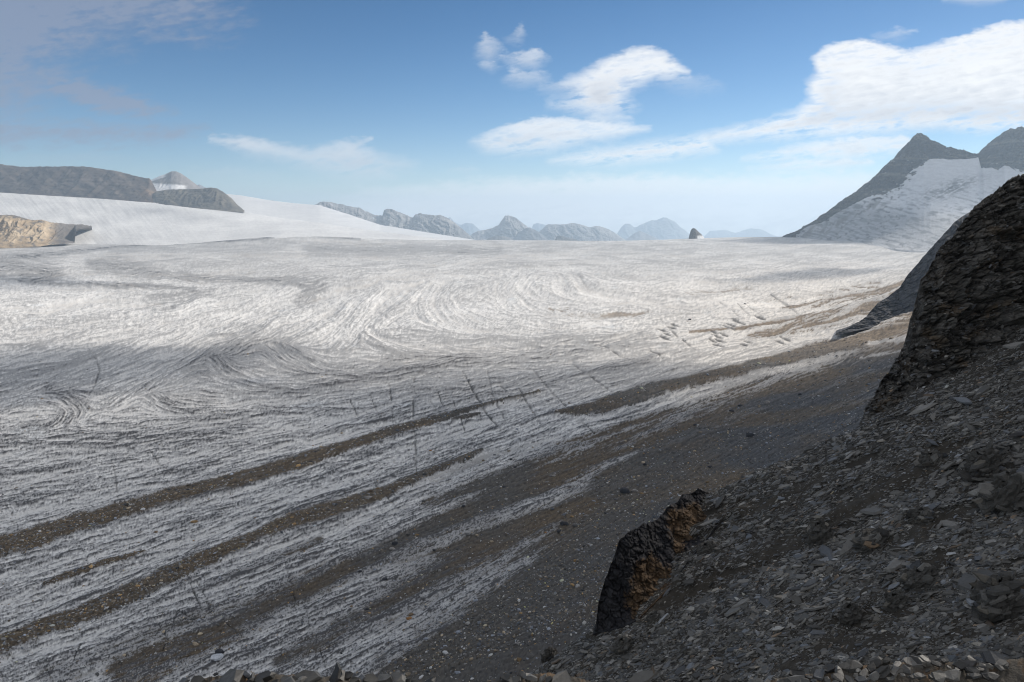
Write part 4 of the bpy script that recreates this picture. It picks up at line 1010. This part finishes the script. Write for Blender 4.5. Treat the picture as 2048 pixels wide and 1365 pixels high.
# ------------------------------------------------------------------ crags standing out of the scree
CRAG = attr_mat('crag_rock', 3.0, .35, .9, .08, .85, spec=.3, fine=5)
def crag(px, py, w, h, label, n=26, seed=0, dark=.8, dip=.5):
    """A knot of bedrock: a lumpy core with broken slabs of bedding jutting out of it, one mesh."""
    r = np.random.default_rng(seed)
    p = scree_hit(px, py)
    k = float(p[1]) / F
    W, Hh = w * k, h * k
    nu, nv = 40, 22
    th = np.linspace(0, 2 * np.pi, nu, endpoint=False); ph = np.linspace(-1.3, 1.35, nv)
    T, P = np.meshgrid(th, ph)
    d = np.stack([np.cos(P) * np.cos(T), np.cos(P) * np.sin(T), np.sin(P)], -1)
    rr = 1 + .35 * fbm3(d[..., 0] * 2 + seed, d[..., 1] * 2, d[..., 2] * 3, 4, seed) + .12 * np.round(3 * fbm3(d[..., 0] * 3 + seed, d[..., 1] * 3, d[..., 2] * 6, 3, seed + 2))
    v = d * rr[..., None] * np.array([W * .42, W * .34, Hh * .5])
    core = p + v[..., 0, None] * (-E1) + v[..., 1, None] * E2 + v[..., 2, None] * np.array([-.25, -.1, .95])
    i = np.arange(nu * nv).reshape(nv, nu); j = np.roll(i, -1, 1)
    f0 = np.stack([i[:-1], j[:-1], j[1:], i[1:]], -1).reshape(-1, 4)
    ti_, tj_ = i[-1], None
    cc = np.repeat(np.array([[.085, .080, .072]]), nu * nv, 0) * dark * (1 + .5 * fbm3(d[..., 0] * 5, d[..., 1] * 5, d[..., 2] * 5, 3, seed + 4).reshape(-1, 1))
    # jutting beds
    a = r.uniform(0, 2 * np.pi, n); b = r.uniform(-.2, 1.2, n)
    dd = np.stack([np.cos(b) * np.cos(a), np.cos(b) * np.sin(a), np.sin(b)], -1) * np.array([W * .40, W * .32, Hh * .48]) * r.uniform(.75, 1.08, (n, 1))
    c = p + dd[:, :1] * (-E1) + dd[:, 1:2] * E2 + dd[:, 2:] * np.array([-.25, -.1, .95])
    size = W * r.uniform(.07, .20, n)
    e1, e2, nn = frames(n)
    vs = slab_mesh(c, e1, e2, nn, size, r.uniform(1.1, 2.6, n), r.uniform(.16, .4, n), r.normal(.3, .5, n), np.abs(r.normal(dip, .3, n)), r.normal(1.2, .6, n), 6, r)
    cs = slab_colours(n, r, .05, .17)[0]
    V = np.concatenate([core.reshape(-1, 3), vs.reshape(-1, 3)])
    sf = [q + nu * nv for q in slab_faces(n)]
    o = mesh_obj('rock_outcrop', V, [np.concatenate([f0, sf[2]]), sf[0], sf[1]], CRAG, {'Col': np.clip(np.concatenate([cc, np.repeat(cs, 12, 0)]), .008, .4)}, smooth=False, origin=p)
    tag(o, label, 'outcrop', 'small crags poking out of the scree')
for c_ in CRAGS: crag(*c_)

# ------------------------------------------------------------------ the rust and black outcrop at the scree's lower edge
def c_rust(px, py, T, V, g, n):
    rust1 = poly_sd(px, py, [(1268, 1125), (1300, 1105), (1350, 1140), (1345, 1180), (1290, 1245), (1262, 1240), (1245, 1200)])
    rust2 = poly_sd(px, py, [(1330, 1020), (1390, 1000), (1425, 1015), (1420, 1050), (1380, 1085), (1350, 1120), (1335, 1070)])
    w = 9 * n
    r = np.maximum(ss(-5, 8, rust1 + w), ss(-5, 8, rust2 + w))
    c = two((.020, .020, .024), (.05, .048, .05), .45 + .6 * n)
    ru = two((.045, .032, .021), (.165, .102, .054), .45 + .6 * fbm2(px / 14, py / 14, 4, 231) + .2 * n)
    c = lerp(c, ru, r[..., None])
    # a wider brown weathering high on the right flank
    b = ss(1395, 1440, px) * ss(1080, 1010, py)
    return lerp(c, np.array([.085, .066, .045]) * (1 + .4 * n[..., None]), b[..., None] * .8)
OUT_TOP = [(1186, 1262), (1193, 1240), (1197, 1205), (1208, 1165), (1225, 1120), (1238, 1082), (1258, 1062), (1285, 1048), (1312, 1040), (1324, 1030), (1340, 1010), (1356, 1004), (1364, 990), (1384, 986), (1396, 976), (1412, 984), (1440, 982), (1480, 990)]
OUT_BASE = [(1186, 1268), (1205, 1262), (1240, 1256), (1275, 1240), (1310, 1205), (1345, 1165), (1380, 1118), (1420, 1070), (1450, 1030), (1480, 998)]
_bx = np.arange(1186, 1481, 7.0)
_sy = scree_hit(_bx, pl(OUT_BASE, _bx))[:, 1]
_ty = pl([(1186, 27.0), (1260, 28.3), (1330, 30.6), (1392, 32.6), (1480, 33.2)], _bx)
OUT_YF = list(zip(_bx, np.minimum(_sy - .1, _ty - .4)))
OUT_YC = list(zip(_bx, np.maximum(_ty, _sy + .3)))
ridge('rock_outcrop', OUT_TOP, OUT_BASE, 1186, 1480, .8, OUT_YC, OUT_YF, 190, q=.75, jag=3.0, gully=.55, gfreq=34,
      mat=CRAG, colour=c_rust, seed=240, foot=-.3, back=3, blur=1.2, rough=.16, bed=(.62, .4), bl=.3, blocks=.5, plumb=True, kind=None, cat='outcrop', label='rust brown and black weathered outcrop at the lower left edge of the scree')

# ------------------------------------------------------------------ the dark cliff above the scree
def c_cliff(px, py, T, V, g, n):
    f = .40 + .45 * fbm2((px + 1.6 * py) / 14, (py - .5 * px) / 30, 4, 251) + .35 * n
    c = two((.036, .034, .031), (.145, .132, .115), f)
    b = ss(.1, .5, fbm2(px / 50, py / 50, 3, 252))
    return lerp(c, c * np.array([1.2, 1.0, .8]), b[..., None])
CLIFF = ridge('cliff', [(1716, 868), (1722, 850), (1732, 820), (1745, 795), (1762, 765), (1782, 735), (1798, 712), (1808, 690), (1815, 665), (1820, 641), (1826, 620), (1832, 597), (1842, 560), (1860, 531), (1876, 504), (1890, 484), (1906, 470), (1919, 454), (1932, 432), (1948, 414), (1970, 396), (1992, 381), (2008, 366), (2025, 355), (2048, 350), (2120, 310), (2250, 250), (2500, 180)],
      [(1716, 872), (1800, 850), (1900, 800), (2000, 740), (2048, 715), (2250, 640), (2500, 600)], 1716, 2500, 1.1, [(1716, 32.4), (1830, 35), (2048, 38), (2500, 42)], [(1716, 31.6), (1900, 31.6), (2048, 30.9), (2500, 29)], 330, q=1.25, jag=4.5, gully=.62, gfreq=60,
      mat=CRAG, colour=c_cliff, seed=250, foot=-.06, back=14, blur=2.0, rough=.17, bed=(1.3, .17), bl=-.35, blocks=1.1, bz=2.0, label='tall dark shaly cliff rising above the scree at the right edge', lean=.5)
# loose plates caught on the cliff's ledges: part of the scree cover
def cliff_plates(n):
    me = CLIFF.data
    co_ = np.empty(len(me.vertices) * 3, np.float32); me.vertices.foreach_get('co', co_); co_ = co_.reshape(-1, 3)
    nm = np.empty(len(me.vertices) * 3, np.float32); me.vertices.foreach_get('normal', nm); nm = nm.reshape(-1, 3)
    nm = np.where(nm[:, 1:2] > 0, -nm, nm)
    px, py = project(co_[:, 0], co_[:, 1], co_[:, 2])
    ok = np.nonzero((px < 2100) & (py > 330) & (py < 900) & (np.arange(len(co_)) < len(co_) * .96))[0]
    w = (.15 + ss(-.2, .5, fbm2((px[ok] + 1.3 * py[ok]) / 60, (py[ok] - .6 * px[ok]) / 30, 3, 261)) + .9 * ss(-60, 0, py[ok] - pl([(1716, 872), (1800, 850), (2048, 715), (2250, 640)], px[ok])))
    i = rng.choice(ok, n, p=w / w.sum())
    size = np.clip(np.exp(rng.normal(math.log(.05), .5, n)), .025, .16)
    up = np.array([[-.45, -.25, .85]]) + .35 * nm[i]; up /= np.linalg.norm(up, axis=1)[:, None]
    e1 = np.cross(up, np.array([[0, 1.0, 0]])); e1 /= np.linalg.norm(e1, axis=1)[:, None]; e2 = np.cross(up, e1)
    v = slab_mesh(co_[i] + nm[i] * .01, -e1, e2, up, size, rng.uniform(1.2, 2.8, n), rng.uniform(.15, .4, n), rng.normal(.2, .6, n), np.abs(rng.normal(0, .3, n)), rng.uniform(0, 6.28, n))
    c = slab_colours(n, lo=.035, hi=.13)[0]
    tag(mesh_obj('scree', v.reshape(-1, 3), slab_faces(n), SLATE, {'Col': np.repeat(c, 12, 0)}, smooth=False), None, None, None, 'stuff')
cliff_plates(5000)

# a tuft of yellow lichen on the cliff
def lichen():
    P0 = at(1911, 659, 34.4)
    r = np.random.default_rng(5); V = []; Fc = []
    for k in range(46):
        c = P0 + np.array([r.normal(0, .075), -.25 + r.normal(0, .05), r.normal(0, .05)])
        a = r.normal(size=(4, 3)) * .035; b = len(V)
        V += [c + a[0], c + a[1], c + a[2], c + a[3]]; Fc.append((b, b + 1, b + 2)); Fc.append((b, b + 2, b + 3))
    m = bpy.data.materials.new('lichen'); m.use_nodes = True
    k = NT(m.node_tree); b = k.n['Principled BSDF']
    n = k.noise(k.node('ShaderNodeTexCoord').outputs['Object'], 14)
    k.put(b.inputs['Base Color'], k.mix(n, (.20, .17, .02, 1), (.42, .30, .02, 1))); b.inputs['Roughness'].default_value = 1
    tag(mesh_obj('lichen_patch', np.array(V), [np.array(Fc)], m, smooth=False, origin=P0), 'small yellow green lichen tuft on the dark cliff face', 'lichen')
lichen()

# ------------------------------------------------------------------ the near ledges under the camera
def c_ledge(px, py, T, V, g, n):
    c = two((.05, .045, .04), (.12, .105, .085), .5 + .6 * n)
    r = ss(0, .4, fbm2(px / 40, py / 20, 3, 271))
    return lerp(c, np.array([.20, .12, .06]), r[..., None] * .6)
LEDGES = [
 ('near stony ledge with mixed coloured slabs at bottom right', [(1380, 1400), (1480, 1376), (1560, 1356), (1650, 1343), (1750, 1328), (1850, 1322), (1950, 1326), (2048, 1316), (2300, 1300)], 1380, 2300, 6.6, 300, 110),
 ('near crumbling ledge of dark and rusty blocks at bottom centre left', [(300, 1400), (370, 1366), (430, 1352), (500, 1350), (560, 1348), (620, 1352), (680, 1352), (740, 1358), (800, 1362), (880, 1369), (960, 1400)], 300, 960, 5.6, 310, 60),
 ('rust stained lip of ground at bottom right of centre', [(940, 1400), (990, 1364), (1040, 1350), (1100, 1346), (1150, 1354), (1200, 1366), (1300, 1400)], 940, 1300, 6.2, 320, 24),
]
for lab, pts, x0, x1, yc, sd, nst in LEDGES:
    o = ridge('ledge', pts, [(x0, 1640), (x1, 1640)], x0, x1, 2.2, yc, yc - 1.6, 60, q=.9, jag=2.0, gully=.12, gfreq=40, mat=CRAG, colour=c_ledge, seed=sd, foot=-.5, back=1.0, blur=2, rough=.05, bed=(.2, .1), label=lab)
    # the ledge sits on a buttress that goes down out of view
    recs = []
    for k in range(nst):
        px = x0 + 60 + (min(x1, 2060) - x0 - 110) * (k + rng.uniform(.1, .9)) / nst
        row = rng.integers(0, 4)
        py = float(pl(pts, px)) + (-1, 7, 16, 28)[row] + rng.uniform(-3, 4)
        if py > 1372: continue
        Y = yc - (.0, .08, .18, .30)[row]
        size = float(np.clip(np.exp(rng.normal(math.log(.052), .5)), .025, .17))
        big = size > .085
        c = slab_colours(1, lo=.03, hi=.13)[0][0]
        recs.append((px, py, Y, size, c, big))
    recs.sort(key=lambda q: q[0])
    by = {}
    short = {300: 'on the near ledge at bottom right', 310: 'on the crumbling ledge at the bottom edge', 320: 'on the rust stained lip at the bottom'}[sd]
    for q in recs:
        by.setdefault('%s %s rock %s' % ('large' if q[5] else 'small', colour_word(q[4]), short), []).append(q)
    for lab2, rs in by.items():
        for i, (px, py, Y, size, c, big) in enumerate(rs):
            p = at(px, py, Y)
            fr = (np.array([-.96, .1, -.25]), np.array([.08, .93, .35]), np.array([-.2, -.33, .92]))
            fr = tuple(f_ / np.linalg.norm(f_) for f_ in fr)
            o = single_slab(p, size, float(rng.uniform(1.1, 2.3)), float(rng.uniform(.28, .6)), float(rng.normal(.1, .6)), float(abs(rng.normal(0, .25))), float(rng.uniform(0, 6.28)), fr, c, 'rock')
            l2 = lab2 if len(rs) == 1 else ('%s from left: ' % ordinal(i)) + lab2
            tag(o, l2, 'rock', 'loose rocks on the near ledges')

# ------------------------------------------------------------------ stones and boulders riding on the ice
def stone_shape(r, flat=.6):
    """A faceted angular block."""
    k = 6
    z = [-.5, -.1, .32, .55]; rs = [.75, 1.0, .9, .5]
    V = []
    for q, (zz, rr) in enumerate(zip(z, rs)):
        a = (np.arange(k) + r.uniform(-.3, .3, k) + .3 * q) * 2 * np.pi / k
        rad = rr * r.uniform(.7, 1.15, k)
        V.append(np.stack([np.cos(a) * rad, np.sin(a) * rad, zz * flat * 2 * (1 + r.uniform(-.15, .15, k))], -1))
    V = np.concatenate(V)
    Fq = []
    for q in range(3):
        for i in range(k):
            j = (i + 1) % k
            Fq.append((q * k + i, q * k + j, (q + 1) * k + j, (q + 1) * k + i))
    return V, np.array(Fq), np.array([np.arange(k) + 3 * k])
STONE = attr_mat('boulder_rock', 1.2, .3, .6, .15, .85, spec=.25)
def scatter_stones(n):
    X, Y, Z, px, py, deb, med, apr = ICE[:8]
    ok = (px > -40) & (px < 1830) & (py > 640) & (py < 1375)
    idx = np.nonzero(ok.ravel())[0]
    wt = (deb.ravel()[idx] * (.4 + 2.2 * med.ravel()[idx] + .5 * apr.ravel()[idx]) + .035) * ss(640, 900, py.ravel()[idx]) ** .7
    i = rng.choice(idx, n, p=wt / wt.sum())
    c = np.stack([X.ravel()[i], Y.ravel()[i], Z.ravel()[i]], -1)
    size = np.clip(np.exp(rng.normal(math.log(.30), .55, n)), .12, 1.5) * np.interp(c[:, 1], [200, 500, 1200], [.85, 1.3, 2.4])
    c[:, 0] += rng.normal(0, .6, n); c[:, 1] += rng.normal(0, 1.0, n)
    shapes = [stone_shape(np.random.default_rng(k), .5) for k in range(14)]
    V = np.empty((n, 24, 3)); which = rng.integers(0, 14, n); yaw = rng.uniform(0, 6.28, n)
    for k in range(14):
        s = which == k
        v = shapes[k][0][None] * size[s][:, None, None] * np.stack([rng.uniform(.8, 1.5, s.sum()), rng.uniform(.6, 1, s.sum()), rng.uniform(.6, 1.1, s.sum())], -1)[:, None]
        cy, sy = np.cos(yaw[s])[:, None], np.sin(yaw[s])[:, None]
        V[s] = np.stack([v[..., 0] * cy - v[..., 1] * sy, v[..., 0] * sy + v[..., 1] * cy, v[..., 2]], -1) + c[s][:, None]
    o = (np.arange(n) * 24)[:, None, None]
    fq = (shapes[0][1][None] + o).reshape(-1, 4); ft = (shapes[0][2][None] + o).reshape(-1, 6)
    t = rng.random(n)
    g = np.exp(rng.normal(math.log(.19), .6, n))[:, None]
    col = g * np.where((t < .5)[:, None], [1, .97, .92], np.where((t < .7)[:, None], [.9, .97, 1.1], np.where((t < .95)[:, None], [1.2, .98, .7], [1.7, 1.1, .5])))
    tag(mesh_obj('moraine_rubble', V.reshape(-1, 3), [fq, ft], STONE, {'Col': np.repeat(np.clip(col, .03, .55), 24, 0)}, smooth=False), None, None, None, 'stuff')
scatter_stones(N_STONES)
for k, (px, py, w, tone, label) in enumerate(BOULDERS):
    r = np.random.default_rng(900 + k)
    x, y, z = ice_point(px, py)
    s = w * y / F / 2.0
    V, Fq, Ft = stone_shape(r, r.uniform(.38, .6))
    yaw = r.uniform(-.5, .5)
    V = V * s * np.array([1.15, .8, .9])
    V = np.stack([V[:, 0] * math.cos(yaw) - V[:, 1] * math.sin(yaw), V[:, 0] * math.sin(yaw) + V[:, 1] * math.cos(yaw), V[:, 2]], -1) + np.array([0, 0, s * .25])
    col = {'pale': (.30, .28, .26), 'dark': (.045, .045, .05), 'grey': (.14, .135, .13), 'brown': (.20, .14, .085), 'rust': (.34, .18, .07), 'ice': (.55, .57, .6)}[tone]
    o = mesh_obj('boulder', V, [Fq, Ft], STONE, {'Col': np.repeat(np.array([col]), 24, 0) * r.uniform(.8, 1.2, (24, 1))}, smooth=False)
    o.location = (x, y, z)
    tag(o, label, 'boulder', 'boulders lying on the glacier')
